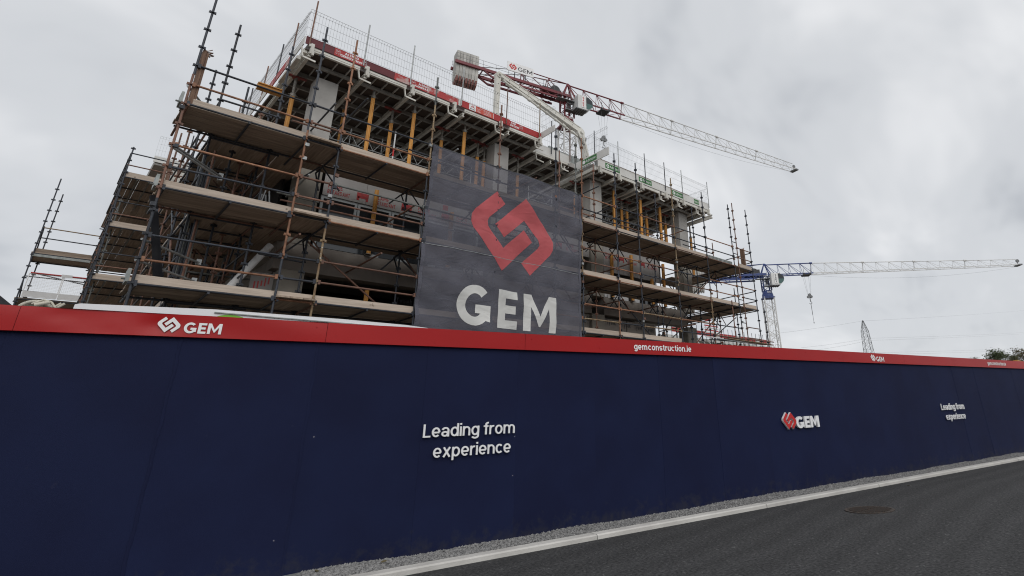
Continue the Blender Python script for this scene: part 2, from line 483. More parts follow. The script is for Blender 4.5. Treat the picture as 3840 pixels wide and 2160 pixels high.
def _glyph(ch, t):
    """(advance width, strokes) of a plain grotesque letter with stems t thick, capitals 1 high; a stroke is ('s', centre line), ('o', closed centre line) or ('p', outline)"""
    h = t / 2
    xh = 0.735
    w = 0.50 + 0.55 * t
    rx, ry = (w - t) / 2, (xh - t) / 2 + 0.006
    cx, cy = w / 2, xh / 2
    ring = ('o', _arc(cx, cy, rx, ry, 0, 360, 24)[:-1])
    L = {}
    if ch == 'o': return w, [ring]
    if ch == 'c': return w - 0.04, [('s', _arc(cx, cy, rx, ry, 42, 318, 20))]
    if ch == 'e': return w, [('s', _arc(cx, cy, rx, ry, -2, 316, 24)), ('s', [(h, cy - 0.02), (w - h * 0.9, cy - 0.02)])]
    if ch == 'a':
        w2 = w - 0.02
        return w2, [('s', _arc(cx - 0.01, xh - h - 0.20, rx * 0.92, 0.20, 165, 0, 12) + [(cx - 0.01 + rx * 0.92, 0)]), ('o', _arc(cx - 0.035, 0.215, rx * 0.86, 0.215 - h, 0, 360, 18)[:-1])]
    if ch == 'd': return w, [ring, ('s', [(w - h, 0), (w - h, 1.0)])]
    if ch == 'b': return w, [ring, ('s', [(h, 0), (h, 1.0)])]
    if ch == 'p': return w, [ring, ('s', [(h, -0.27), (h, xh)])]
    if ch == 'g': return w, [ring, ('s', [(w - h, xh), (w - h, -0.02)] + _arc(cx, -0.05, rx, 0.225 - h, 0, -155, 12))]
    if ch in 'nhm':
        top = 1.0 if ch == 'h' else xh
        wn = w - 0.03; r = (wn - t) / 2
        a = lambda x: ('s', _arc(x + r + h, xh - h - 0.24, r, 0.24, 175, 0, 12) + [(x + 2 * r + h, 0)])
        if ch == 'm':
            r = r * 0.92
            return wn * 1.66 + h * 0.3, [('s', [(h, 0), (h, top)]), a(0), a(2 * r)]
        return wn, [('s', [(h, 0), (h, top)]), a(0)]
    if ch == 'u':
        wn = w - 0.03; r = (wn - t) / 2
        return wn, [('s', [(wn - h, 0), (wn - h, xh)]), ('s', [(h, xh)] + _arc(r + h, h + 0.24, r, 0.24, 180, 355, 12))]
    if ch == 'r': return 0.30 + 0.4 * t, [('s', [(h, 0), (h, xh)]), ('s', _arc(h + 0.25, xh - h - 0.25, 0.25, 0.25, 175, 82, 9))]
    if ch == 'i': return t, [('s', [(h, 0), (h, xh)]), ('s', [(h, 0.86), (h, 1.0)])]
    if ch == 'l': return t, [('s', [(h, 0), (h, 1.0)])]
    if ch == '.': return t * 1.15, [('s', [(h * 1.1, 0), (h * 1.1, t * 1.1)])]
    if ch == 'f': return 0.32 + 0.2 * t, [('s', [(0.11 + h, 0), (0.11 + h, 0.80)] + _arc(0.11 + h + 0.17, 0.81, 0.17, 0.19 - h + 0.01, 180, 85, 8)), ('s', [(0, xh - h), (0.32 + 0.15 * t, xh - h)])]
    if ch == 't': return 0.32 + 0.2 * t, [('s', [(0.10 + h, 0.92), (0.10 + h, 0.19)] + _arc(0.10 + h + 0.17, 0.19, 0.17, 0.19 - h, 180, 275, 8)), ('s', [(0, xh - h), (0.31 + 0.15 * t, xh - h)])]
    if ch == 's':
        r = (xh - t) / 4
        return w - 0.06, [('s', _arc(cx - 0.03, xh - h - r, rx * 0.85, r, 30, 255, 14) + _arc(cx - 0.03, h + r, rx * 0.9, r, 75, -150, 14))]
    if ch == 'x': return w, [('s', [(h * 1.1, 0), (w - h * 1.1, xh)]), ('s', [(w - h * 1.1, 0), (h * 1.1, xh)])]
    if ch == 'v': return w, [('s', [(h, xh), (w / 2, 0)]), ('s', [(w - h, xh), (w / 2, 0)])]
    if ch == 'y': return w, [('s', [(h, xh), (w / 2, 0.02)]), ('s', [(w - h, xh), (w / 2 - 0.13, -0.27)])]
    if ch == 'k': return w - 0.02, [('s', [(h, 0), (h, 1.0)]), ('s', [(h, 0.27), (w - t, xh)]), ('s', [(t * 0.9, 0.36), (w - h, 0)])]
    W = 0.62
    if ch == 'L': return 0.50, [('p', [(0, 0), (0, 1), (t, 1), (t, t), (0.5, t), (0.5, 0)])]
    if ch == 'I': return t, [('s', [(h, 0), (h, 1)])]
    if ch == 'E': return 0.56, [('p', [(0, 0), (0, 1), (.56, 1), (.56, 1 - t), (t, 1 - t), (t, .5 + h), (.51, .5 + h), (.51, .5 - h), (t, .5 - h), (t, t), (.56, t), (.56, 0)])]
    if ch == 'F': return 0.54, [('p', [(0, 0), (0, 1), (.54, 1), (.54, 1 - t), (t, 1 - t), (t, .5 + h), (.49, .5 + h), (.49, .5 - h), (t, .5 - h), (t, 0)])]
    if ch == 'T': return 0.60, [('p', [(.3 - h, 0), (.3 - h, 1 - t), (0, 1 - t), (0, 1), (.6, 1), (.6, 1 - t), (.3 + h, 1 - t), (.3 + h, 0)])]
    if ch == 'M':
        w = 0.98
        return w, [('p', [(0, 0), (0, 1), (t * 1.08, 1), (w / 2, 0.42), (w - t * 1.08, 1), (w, 1), (w, 0), (w - t, 0), (w - t, 0.66), (w / 2 + 0.02, 0.14), (w / 2 - 0.02, 0.14), (t, 0.66), (t, 0)])]
    if ch == 'N': return 0.72, [('p', [(0, 0), (0, 1), (t, 1), (.72 - t, 0.36), (.72 - t, 1), (.72, 1), (.72, 0), (.72 - t, 0), (t, 0.64), (t, 0)])]
    if ch in 'OGC':
        w = 0.86; rx, ry = (w - t) / 2, (1 - t) / 2 + 0.01
        if ch == 'O': return w, [('o', _arc(w / 2, .5, rx, ry, 0, 360, 28)[:-1])]
        if ch == 'C': return w - 0.04, [('s', _arc(w / 2, .5, rx, ry, 45, 315, 24))]
        e = _arc(w / 2, .5, rx, ry, 44, 322, 24)
        return w, [('s', e + [(w / 2 + rx * 0.96, 0.24), (w / 2 + rx * 0.96, 0.52)]), ('s', [(w / 2 + 0.02, 0.52 - h), (w / 2 + rx * 0.96 + h * 0.9, 0.52 - h)])]
    if ch == 'A': return 0.74, [('s', [(h * 1.05, 0), (.37 - h * .1, 1)]), ('s', [(.74 - h * 1.05, 0), (.37 + h * .1, 1)]), ('s', [(.16, .24 + h * .4), (.58, .24 + h * .4)])]
    if ch in 'RP':
        st = [('s', [(h, 0), (h, 1)]), ('s', [(t, 1 - h), (.36, 1 - h)] + _arc(.36, .70, .26 - h, .30 - h, 90, -90, 12) + [(t, .40 + h)])]
        if ch == 'R': st.append(('s', [(.32, .42), (.62 - h, 0)]))
        return 0.64, st
    if ch == 'D': return 0.70, [('s', [(h, 0), (h, 1)]), ('s', [(t, 1 - h), (.30, 1 - h)] + _arc(.30, .5, .40 - h, .5 - h, 90, -90, 16) + [(t, h)])]
    if ch == 'S':
        r = (1 - t) / 4
        return 0.62, [('s', _arc(.31, 1 - h - r, .31 - h, r, 30, 260, 14) + _arc(.31, h + r, .31 - h, r, 80, -150, 14))]
    if ch == 'Z': return 0.62, [('p', [(0, 0), (0, t), (.62 - t * 1.25, 1 - t), (.02, 1 - t), (.02, 1), (.62, 1), (.62, 1 - t), (t * 1.25, t), (.62, t), (.62, 0)])]
    if ch == '1': return 0.34, [('s', [(.34 - h, 0), (.34 - h, 1)]), ('s', [(.34 - h, 1 - h), (0.02, .78)])]
    if ch == '0': return 0.56, [('o', _arc(.28, .5, .28 - h, .5 - h, 0, 360, 20)[:-1])]
    if ch == '6': return 0.56, [('o', _arc(.28, .33, .28 - h, .33 - h, 0, 360, 18)[:-1]), ('s', _arc(.42, .36, .42 - h, .64 - h, 180, 95, 8))]
    if ch == '9': return 0.56, [('o', _arc(.28, .67, .28 - h, .33 - h, 0, 360, 18)[:-1]), ('s', _arc(.14, .64, .42 - h, .64 - h, 0, -85, 8))]
    if ch == '8': return 0.56, [('o', _arc(.28, .27, .28 - h, .27 - h * .6, 0, 360, 16)[:-1]), ('o', _arc(.28, .76, .25 - h, .24 - h * .6, 0, 360, 16)[:-1])]
    if ch == '4': return 0.60, [('s', [(.46, 0), (.46, 1)]), ('s', [(.44, 1 - h), (h, .28)]), ('s', [(0, .26), (.6, .26)])]
    if ch == '2': return 0.56, [('s', _arc(.28, .72, .28 - h, .28 - h, 165, -35, 12) + [(h, h)]), ('s', [(0, h), (.56, h)])]
    if ch == '7': return 0.54, [('s', [(0, 1 - h), (.54, 1 - h)]), ('s', [(.50, 1 - h), (.16, 0)])]
    if ch == '&': return 0.62, [('o', _arc(.26, .78, .18 - h, .22 - h * .6, 0, 360, 14)[:-1]), ('s', _arc(.26, .28, .26 - h, .28 - h, 75, 330, 12)), ('s', [(.16, .66), (.58, 0)])]
    if ch == ' ': return 0.26, []
    return 0.5, [('p', [(0, 0), (0, 1), (.5, 1), (.5, 0)])]


def _ribbon(pts, t, closed):
    n = len(pts)
    Lf, Rt = [], []
    for i in range(n):
        p = Vector(pts[i])
        a = Vector(pts[i - 1]) if (i > 0 or closed) else None
        c = Vector(pts[(i + 1) % n]) if (i < n - 1 or closed) else None
        d1 = (p - a).normalized() if a is not None and (p - a).length > 1e-6 else None
        d2 = (c - p).normalized() if c is not None and (c - p).length > 1e-6 else None
        d1 = d1 or d2; d2 = d2 or d1
        n1, n2 = Vector((-d1.y, d1.x)), Vector((-d2.y, d2.x))
        m = (n1 + n2)
        m = m.normalized() if m.length > 1e-4 else n1
        k = min(1 / max(m.dot(n1), 0.5), 1.6)
        Lf.append(p + m * k * t / 2); Rt.append(p - m * k * t / 2)
    return Lf, Rt


def glyphs(body, t=0.13, gap=0.13):
    """[(char, strokes)] laid out in a line; a stroke is (outline rings, quads or one n-gon, side edges); and the full width"""
    x = 0.0; out = []
    for ch in body:
        w, st = _glyph(ch, t)
        items = []
        for kind, pts in st:
            if kind == 'p':
                v = [Vector((px + x, py)) for px, py in pts]; n = len(v)
                items.append((v, [tuple(range(n))], [(i, (i + 1) % n) for i in range(n)]))
            else:
                cl = kind == 'o'
                a, b_ = _ribbon(pts, t, cl); n = len(a)
                v = [Vector((p.x + x, p.y)) for p in a] + [Vector((p.x + x, p.y)) for p in b_]
                m = n if cl else n - 1
                f = [(i, (i + 1) % n, n + (i + 1) % n, n + i) for i in range(m)]
                e = [(i, (i + 1) % n) for i in range(m)] + [(n + (i + 1) % n, n + i) for i in range(m)]
                if not cl: e += [(n, 0), (n - 1, 2 * n - 1)]
                items.append((v, f, e))
        out.append((ch, items))
        x += w + (gap if ch != ' ' else 0.0)
    return out, x - gap


def text(name, body, org, U, V, width, cap, m, parent, bold=0.13, depth=0.0, split=False, part='letter', gap=0.13):
    """writes body on the plane org + U*x + V*y (U to the right, V up), width wide, capitals cap high, stems bold x cap thick"""
    U, V = Vector(U).normalized(), Vector(V).normalized()
    N = U.cross(V)
    O = Vector(org)
    g, w = glyphs(body, bold, gap)
    sx = width / w
    obs = []
    b = MB()
    for ch, items in g:
        if split: b = MB()
        for k, (v, f, e) in enumerate(items):
            dz = depth + 0.0004 * k
            top = [O + U * p.x * sx + V * p.y * cap + N * dz for p in v]
            if depth > 0.008:
                bot = [q - N * dz for q in top]
                n = len(v)
                b.add(top + bot, list(f) + [(i, j_, j_ + n, i + n) for i, j_ in e])
            else:
                b.add(top, f)
        if split and items:
            obs.append(b.build(part, m, parent))
    return obs if split else b.build(name, m, parent)


# the two hooked halves of the diamond emblem, 1 high, x from 0
_LL = [(8.89, 8.36), (9.22, 8.01), (8.64, 7.42), (8.59, 7.3), (8.63, 7.14), (9.2, 6.54), (9.9, 7.26), (10.23, 6.91), (9.18, 5.81), (8.1, 6.97), (8.02, 7.14), (8.02, 7.38), (8.13, 7.57)]
_LR = [(9.94, 8.36), (11.01, 7.24), (11.09, 7.06), (11.08, 6.80), (10.98, 6.61), (10.19, 5.8), (9.88, 6.17), (10.45, 6.74), (10.52, 6.86), (10.47, 7.03), (9.93, 7.6), (9.21, 6.89), (8.88, 7.26)]
EMB = [[((x - 8.02) / 2.56, (z - 5.8) / 2.56) for x, z in P] for P in (_LL, _LR)]
EMB_W = 3.07 / 2.56


def emblem(org, U, V, width, height, m, parent, depth=0.003, name='emblem_half'):
    U, V = Vector(U).normalized(), Vector(V).normalized()
    N = U.cross(V)
    obs = []
    for P in EMB:
        b = MB()
        pts = [Vector(org) + U * (x / EMB_W * width) + V * (y * height) for x, y in P]
        b.prism(pts, N * depth)
        obs.append(b.build(name, m, parent))
    return obs


X3, Y3, Z3 = Vector((1, 0, 0)), Vector((0, 1, 0)), Vector((0, 0, 1))
# hoarding frame: s along it, n away from the camera
HD = Vector((0.981456, -0.191690, 0.0))
HN = Vector((0.191690, 0.981456, 0.0))
HROT = Matrix(((HD.x, HN.x, 0), (HD.y, HN.y, 0), (0, 0, 1)))


def H(s, n, z):
    return HD * s + HN * n + Vector((0, 0, z))


HDIST = 7.24
#=SETTING=
# ------------------------------------------------------------------ ground, road, kerb, gravel
def sheet(name, pts, m, nx=1, ny=1, zf=None):
    """grid between four corners"""
    b = MB()
    p00, p10, p11, p01 = [Vector(p) for p in pts]
    vs = []
    for j in range(ny + 1):
        for i in range(nx + 1):
            a, c = i / nx, j / ny
            p = (p00 * (1 - a) + p10 * a) * (1 - c) + (p01 * (1 - a) + p11 * a) * c
            if zf: p = p + Vector((0, 0, zf(p)))
            vs.append(p)
    b.add(vs, [(j * (nx + 1) + i, j * (nx + 1) + i + 1, (j + 1) * (nx + 1) + i + 1, (j + 1) * (nx + 1) + i) for j in range(ny) for i in range(nx)], True)
    o = b.build(name, m)
    return tag(o, kind='structure')


sheet('ground', [(-900, -900, -0.12), (1500, -900, -0.12), (1500, 1500, -0.12), (-900, 1500, -0.12)], 'site_earth')
KN0, KN1 = 6.585, 6.765      # kerb front and back
ROADZ = -0.055
sheet('road', [H(-60, -14, ROADZ), H(120, -14, ROADZ), H(120, KN0 + 0.05, ROADZ), H(-60, KN0 + 0.05, ROADZ)], 'asphalt')
# asphalt with worn tyre sweeps
nt = MATS['asphalt'].node_tree
_b = nt.nodes['Principled BSDF']
_src = _b.inputs['Base Color'].links[0].from_socket
_w = nt.nodes.new('ShaderNodeTexWave'); _w.wave_type = 'RINGS'; _w.rings_direction = 'Z'
_w.inputs['Scale'].default_value = 0.62; _w.inputs['Distortion'].default_value = 6.0; _w.inputs['Detail'].default_value = 3.0; _w.inputs['Detail Scale'].default_value = 0.7
_mp = nt.nodes.new('ShaderNodeMapping'); _mp.inputs['Location'].default_value = (-6.0, 9.0, 0); _mp.inputs['Scale'].default_value = (0.55, 1.0, 1)
_g = nt.nodes.new('ShaderNodeNewGeometry')
nt.links.new(_g.outputs['Position'], _mp.inputs['Vector']); nt.links.new(_mp.outputs[0], _w.inputs['Vector'])
_r2 = nt.nodes.new('ShaderNodeMapRange'); _r2.inputs[3].default_value = 0.94; _r2.inputs[4].default_value = 1.16
nt.links.new(_w.outputs['Fac'], _r2.inputs[0])
_hs = nt.nodes.new('ShaderNodeHueSaturation'); nt.links.new(_src, _hs.inputs['Color']); nt.links.new(_r2.outputs[0], _hs.inputs['Value'])
nt.links.new(_hs.outputs[0], _b.inputs['Base Color'])

kerb = bpy.data.objects.new('kerb', None); put(kerb, None, Matrix.Translation(H(0, KN0, ROADZ))); tag(kerb, kind='structure')
s = -8.13
while s < 60:
    L = 3.05
    b = MB()
    j = random.uniform(-0.003, 0.003)
    prof = [(KN0, -0.12), (KN0, -0.014), (KN0 + 0.018, 0.0), (KN1, 0.001), (KN1, -0.12)]
    pts = [H(s + 0.006, n + j, z) for n, z in prof]
    b.prism(pts, HD * (L - 0.012))
    b.build('kerb_stone', 'concrete_kerb', kerb)
    s += L


def gz(sv, nv):
    t = (nv - KN1) / (HDIST - KN1)
    return 0.002 + 0.017 * t * (0.6 + 0.4 * sin(sv * 1.9) + 0.35 * sin(sv * 4.7 + 1.1) + 0.3 * sin(sv * 0.7 + 2))


b = MB(); NX, NY = 420, 6
vs = []
for j in range(NY + 1):
    for i in range(NX + 1):
        sv = -8 + 58 * i / NX; nv = KN1 + 0.002 + (HDIST + 0.05 - KN1) * j / NY
        vs.append(H(sv, nv, gz(sv, nv) - 0.004 + random.uniform(-0.004, 0.004)))
b.add(vs, [(j * (NX + 1) + i, j * (NX + 1) + i + 1, (j + 1) * (NX + 1) + i + 1, (j + 1) * (NX + 1) + i) for j in range(NY) for i in range(NX)])
rb = random.Random(3)
for k in range(17000):
    sv = 1.0 + 17 * rb.random() ** 1.6; nv = rb.uniform(KN1 - 0.015, HDIST - 0.005)
    r = rb.uniform(0.005, 0.015)
    c = H(sv, nv, gz(sv, nv) + r * 0.2 if nv > KN1 + 0.01 else 0.004)
    a = rb.uniform(0, 6.28)
    e1 = Vector((cos(a), sin(a), 0)) * r * rb.uniform(0.8, 1.4); e2 = Vector((-sin(a), cos(a), 0)) * r * rb.uniform(0.6, 1.0); e3 = Vector((rb.uniform(-.3, .3) * r, rb.uniform(-.3, .3) * r, r * rb.uniform(0.6, 1.0)))
    b.add([c + e1, c + e2, c - e1, c - e2, c + e3, c - e3], [(0, 1, 4), (1, 2, 4), (2, 3, 4), (3, 0, 4), (1, 0, 5), (2, 1, 5), (3, 2, 5), (0, 3, 5)])
tag(b.build('gravel', 'gravel_stone'), kind='stuff')

# manhole in the road
mh = thing('manhole_cover', 'round ribbed cast iron manhole cover set in the dark asphalt road', 'manhole cover', H(7.72, 5.22, ROADZ))
b = MB()
C0 = H(7.72, 5.22, ROADZ)
for k in range(36):
    a0, a1 = 2 * pi * k / 36, 2 * pi * (k + 1) / 36
    q = [C0 + Vector((cos(a) * r, sin(a) * r, z)) for a in (a0, a1) for r, z in ((0.335, 0.001), (0.335, 0.010), (0.300, 0.010), (0.300, 0.001))]
    b.add(q, [(0, 4, 5, 1), (1, 5, 6, 2), (2, 6, 7, 3)])
b.build('frame_ring', 'cast_iron', mh)
b = MB(); b.tube(C0 + Vector((0, 0, -0.01)), C0 + Vector((0, 0, 0.004)), 0.298, 36)
b.build('cover_plate', 'cast_iron', mh)
for k in range(-7, 8):
    d = k * 0.037
    hl = sqrt(0.275 ** 2 - d * d)
    for sgn in (-1, 1):
        box('rib', C0 + HD * d + HN * sgn * (hl / 2 + 0.008) + Vector((0, 0, 0.008)), (0.016, max(hl - 0.02, 0.02), 0.010), 'cast_iron', mh, HROT)

# a few dead leaves and chips lying about
for k, (sv, nv, m) in enumerate(((1.72, 7.0, 'leaf_brown'), (1.12, 7.1, 'leaf_brown'), (10.5, 6.2, 'leaf_brown'))):
    b = MB(); c = H(sv, nv, 0.03 if nv > KN1 else ROADZ + 0.012)
    a = k * 1.3
    u = Vector((cos(a), sin(a), 0.1)) * 0.035; w = Vector((-sin(a), cos(a), 0.2)) * 0.018
    b.prism([c - u, c - u * 0.3 + w, c + u * 0.5 + w * 0.8, c + u, c + u * 0.3 - w, c - u * 0.5 - w], (0, 0, 0.003))
    tag(b.build('fallen_leaf', m), ('dry yellowish leaf on the gravel further along towards the slogan', 'small brown leaf on the gravel at the near end', 'brown leaf lying on the asphalt beside the kerb')[k], 'leaf')

# ------------------------------------------------------------------ hoarding
ho = thing('hoarding', 'long navy site hoarding with red fascia and raised white slogan', 'hoarding', H(0, HDIST, 0))
s = -0.38 - 1.213 * 8
while s < 46:
    d = random.uniform(-0.002, 0.002)
    box('panel', H(s + 0.6065, HDIST + 0.009 + d, 1.13), (1.2122, 0.018, 2.28), 'navy_board', ho, HROT @ Matrix.Rotation(random.uniform(-0.0012, 0.0012), 3, 'Z'))
    box('stud', H(s, HDIST + 0.045, 1.15), (0.09, 0.05, 2.30), 'wood_post', ho, HROT)
    s += 1.213
s = -1.556 - 2.446 * 4
k = 0
FN = HDIST - 0.042
while s < 46:
    b = MB()
    nxs = 28
    rr = random.Random(40 + k)
    vs = []
    dents = [(rr.uniform(0.1, 2.3), rr.uniform(0.03, 0.18), rr.uniform(0.006, 0.016), rr.uniform(0.05, 0.22)) for _ in range(5)] if k in (3, 4) else [(rr.uniform(0.1, 2.3), rr.uniform(0.03, 0.18), rr.uniform(0, 0.0015), 0.3)]
    nzs = 6
    for j in range(nzs + 1):
        for i in range(nxs + 1):
            a = 0.002 + 2.442 * i / nxs; z = 2.262 + 0.220 * j / nzs
            dd = sum(h * math.exp(-((a - da) / w) ** 2 - ((z - 2.262 - dz) / (w * 0.8)) ** 2) for da, dz, h, w in dents)
            dd += (0.010 * sin(a * 3.1 + k + (z - 2.26) * 9) * ((z - 2.262) / 0.22) * (1 if k in (3, 4) else 0.12)) + 0.0022 * sin(a * 2.1 + k) * (1 if k in (3, 4) else 0.3)
            vs.append(H(s + a, FN + dd, z))
    fs = [(j * (nxs + 1) + i, j * (nxs + 1) + i + 1, (j + 1) * (nxs + 1) + i + 1, (j + 1) * (nxs + 1) + i) for j in range(nzs) for i in range(nxs)]
    b.add(vs, fs, True)
    # returns: top, bottom and back
    b.add([H(s + 0.002, FN, 2.482), H(s + 2.444, FN, 2.482), H(s + 2.444, HDIST + 0.06, 2.484), H(s + 0.002, HDIST + 0.06, 2.484)], [(0, 1, 2, 3)])
    b.add([H(s + 0.002, FN, 2.262), H(s + 2.444, FN, 2.262), H(s + 2.444, HDIST - 0.001, 2.262), H(s + 0.002, HDIST - 0.001, 2.262)], [(3, 2, 1, 0)])
    b.add([H(s + 0.002, HDIST + 0.06, 2.484), H(s + 2.444, HDIST + 0.06, 2.484), H(s + 2.444, HDIST + 0.06, 2.2), H(s + 0.002, HDIST + 0.06, 2.2)], [(0, 1, 2, 3)])
    b.build('fascia_sheet', 'red_fascia', ho)
    for a in (0.10, 1.22, 2.34):
        b = MB(); p = H(s + a, FN - 0.0, 2.30 + 0.13 * rr.random()); b.tube(p + HN * 0.004, p - HN * 0.004, 0.007, 8); b.build('screw_head', 'red_fascia', ho)
    s += 2.446; k += 1
for base in (0.0, 12.32, 24.64):
    o = H(-0.594 + base, FN - 0.003, 2.298)
    emblem(o, HD, Z3, 0.178, 0.153, 'white_print', ho)
    text('fascia_lettering', 'GEM', H(-0.384 + base, FN - 0.003, 2.300), HD, Z3, 0.308, 0.106, 'white_print', ho, bold=0.20, gap=0.10, depth=0.003)
    text('fascia_lettering', 'gemconstruction.ie', H(5.19 + base, FN - 0.003, 2.330), HD, Z3, 1.195, 0.100, 'white_print', ho, bold=0.165, gap=0.09, depth=0.003)
PN = HDIST - 0.012
for base in (0.0, 12.29):
    for ob in text('', 'Leading from', H(2.063 + base, PN - 0.012, 1.203), HD, Z3, 1.165, 0.146, 'white_letter', ho, bold=0.128, depth=0.016, gap=0.085, split=True): pass
    for ob in text('', 'experience', H(2.198 + base, PN - 0.012, 0.976), HD, Z3, 0.978, 0.146, 'white_letter', ho, bold=0.128, depth=0.016, gap=0.085, split=True): pass
for base in (-0.0, 17.3):
    o = H(8.475 + base, PN - 0.004, 1.010)
    emblem(o, HD, Z3, 0.372, 0.297, 'white_letter', ho, depth=0.034, name='emblem_backing')
    emblem(o + HD * 0.008 + Z3 * 0.006 - HN * 0.0345, HD, Z3, 0.356, 0.285, 'red_letter', ho, depth=0.006)
    text('', 'GEM', H(8.84 + base, PN - 0.004, 1.022), HD, Z3, 0.68, 0.203, 'white_letter', ho, bold=0.23, gap=0.08, depth=0.036, split=True)
for s0 in (-0.38, 0.833):
    b = MB(); rr = random.Random(int(s0 * 100)); n = 90; vs = []
    for j in range(n + 1):
        z = 0.05 + 2.2 * j / n; wv = 0.010 + 0.006 * rr.random(); o = 0.004 * sin(j * 0.35) + rr.uniform(-.002, .002)
        vs += [H(s0 + o - wv, HDIST - 0.0035, z), H(s0 + o, HDIST - 0.0045 - 0.003 * rr.random(), z), H(s0 + o + wv, HDIST - 0.0035, z)]
    b.add(vs, [f for j in range(n) for f in ((3 * j, 3 * j + 1, 3 * j + 4, 3 * j + 3), (3 * j + 1, 3 * j + 2, 3 * j + 5, 3 * j + 4))], True)
    b.build('seam_filler', 'navy_board', ho)
# fixing pins in the raised slogan
for sv, zv in ((2.085, 1.31), (2.085, 1.22), (2.32, 1.26), (2.55, 1.25), (2.72, 1.33), (2.95, 1.24), (3.09, 1.30), (3.21, 1.22), (2.25, 1.03), (2.62, 1.0), (2.90, 1.04), (3.12, 1.0)):
    pass
for sv, zv in ((0.93, 1.27), (3.24, 1.16), (3.23, 0.70), (0.72, 0.33)):
    b = MB(); p = H(sv, HDIST - 0.003, zv); b.box(p, (0.006, 0.002, 0.007), HROT); b.build('paint_chip', 'white_print', ho)
#=SCAFFOLD=
# ------------------------------------------------------------------ front scaffold
Y0, YI = 14.03, 15.25
LIFT = [2.22, 4.225, 6.24, 8.24]
XS = [1.02, 3.41, 4.19, 6.62, 8.95, 11.30, 12.52, 14.30, 15.55, 17.87, 20.15, 22.42]
fs = thing('front_scaffold', 'tall tube scaffold with timber decks along the front of the building', 'scaffold', (12, Y0, 0))
segs = {
    1.02: [(-0.1, 6.0, 'tube_dark'), (6.0, 9.0, 'tube_rust'), (9.0, 12.9, 'tube_dark')],
    3.41: [(-0.1, 5.15, 'tube_dark'), (5.15, 8.50, 'tube_orange'), (8.50, 11.67, 'tube_dark')],
    4.19: [(-0.1, 6.05, 'tube_tan'), (6.05, 8.66, 'tube_dark'), (8.66, 11.68, 'tube_orange')],
    6.62: [(-0.1, 8.2, 'tube_dark'), (8.2, 10.6, 'tube_tan'), (10.6, 11.6, 'tube_grey')],
    8.95: [(-0.1, 8.2, 'tube_dark'), (8.2, 11.6, 'tube_rust')],
    11.30: [(-0.1, 11.58, 'tube_dark')],
    12.52: [(-0.1, 6.2, 'tube_dark'), (6.2, 8.3, 'tube_tan'), (8.3, 11.66, 'tube_orange')],
    14.30: [(-0.1, 5.5, 'tube_orange'), (5.5, 11.60, 'tube_dark')],
    15.55: [(-0.1, 11.57, 'tube_dark')],
    17.87: [(-0.1, 6.6, 'tube_dark'), (6.6, 11.57, 'tube_tan')],
    20.15: [(-0.1, 5.2, 'tube_rust'), (5.2, 6.6, 'tube_tan'), (6.6, 11.53, 'tube_dark')],
    22.42: [(-0.1, 5.4, 'tube_rust'), (5.4, 11.48, 'tube_dark')],
}
for x in XS:
    for z0, z1, m in segs[x]:
        standard(x, Y0, z0, z1, m, fs)
for x, z0, z1, m in ((11.48, 7.5, 10.75, 'tube_rust'), (12.23, 8.0, 11.34, 'tube_grey'), (22.81, -0.1, 7.5, 'tube_rust'), (22.81, 7.5, 11.67, 'tube_rust'), (24.02, -0.1, 11.59, 'tube_dark'), (24.68, -0.1, 6.43, 'tube_dark'), (21.83, -0.1, 6.48, 'tube_rust')):
    standard(x, Y0 + random.uniform(-0.02, 0.05), z0, z1, m, fs)
# inner standards
for x, z1, m in ((1.72, 11.55, 'tube_dark'), (2.95, 11.5, 'tube_dark'), (4.19, 8.1, 'tube_dark'), (6.62, 8.1, 'tube_dark'), (8.95, 8.1, 'tube_dark'), (11.3, 8.1, 'tube_dark'),
                 (14.30, 11.61, 'tube_rust'), (15.55, 8.1, 'tube_dark'), (17.87, 8.1, 'tube_dark'), (20.15, 8.1, 'tube_dark'), (20.9, 11.4, 'tube_dark'), (22.42, 9.75, 'tube_rust'), (18.2, 11.3, 'tube_dark')):
    standard(x, YI, -0.1, z1, m, fs)

rng = random.Random(11)
LEDM = ['tube_dark', 'tube_dark', 'tube_rust', 'tube_orange', 'tube_dark']
fixed = {(0, 3): 'tube_dark', (0, 2): 'tube_dark', (0, 1): 'tube_dark', (2, 3): 'tube_orange', (2, 2): 'tube_orange', (2, 1): 'tube_dark'}
rails = {(0, 3): ('tube_dark', 'tube_orange'), (0, 2): ('tube_orange', 'tube_dark'), (0, 1): ('tube_dark', 'tube_orange'),
         (1, 3): ('tube_dark', 'tube_rust'), (1, 2): ('tube_rust', 'tube_rust'), (1, 1): ('tube_dark', 'tube_dark'),
         (2, 3): ('tube_dark', 'tube_orange'), (2, 2): ('tube_grey', 'tube_rust'), (2, 1): ('tube_rust', 'tube_rust'),
         (6, 3): ('tube_orange', 'tube_dark'), (6, 2): ('tube_rust', 'tube_rust'), (6, 1): ('tube_orange', 'tube_tan'),
         (7, 3): ('tube_dark', 'tube_dark'), (7, 2): ('tube_orange', 'tube_orange'), (8, 1): ('tube_tan', 'tube_tan')}
NB = 5
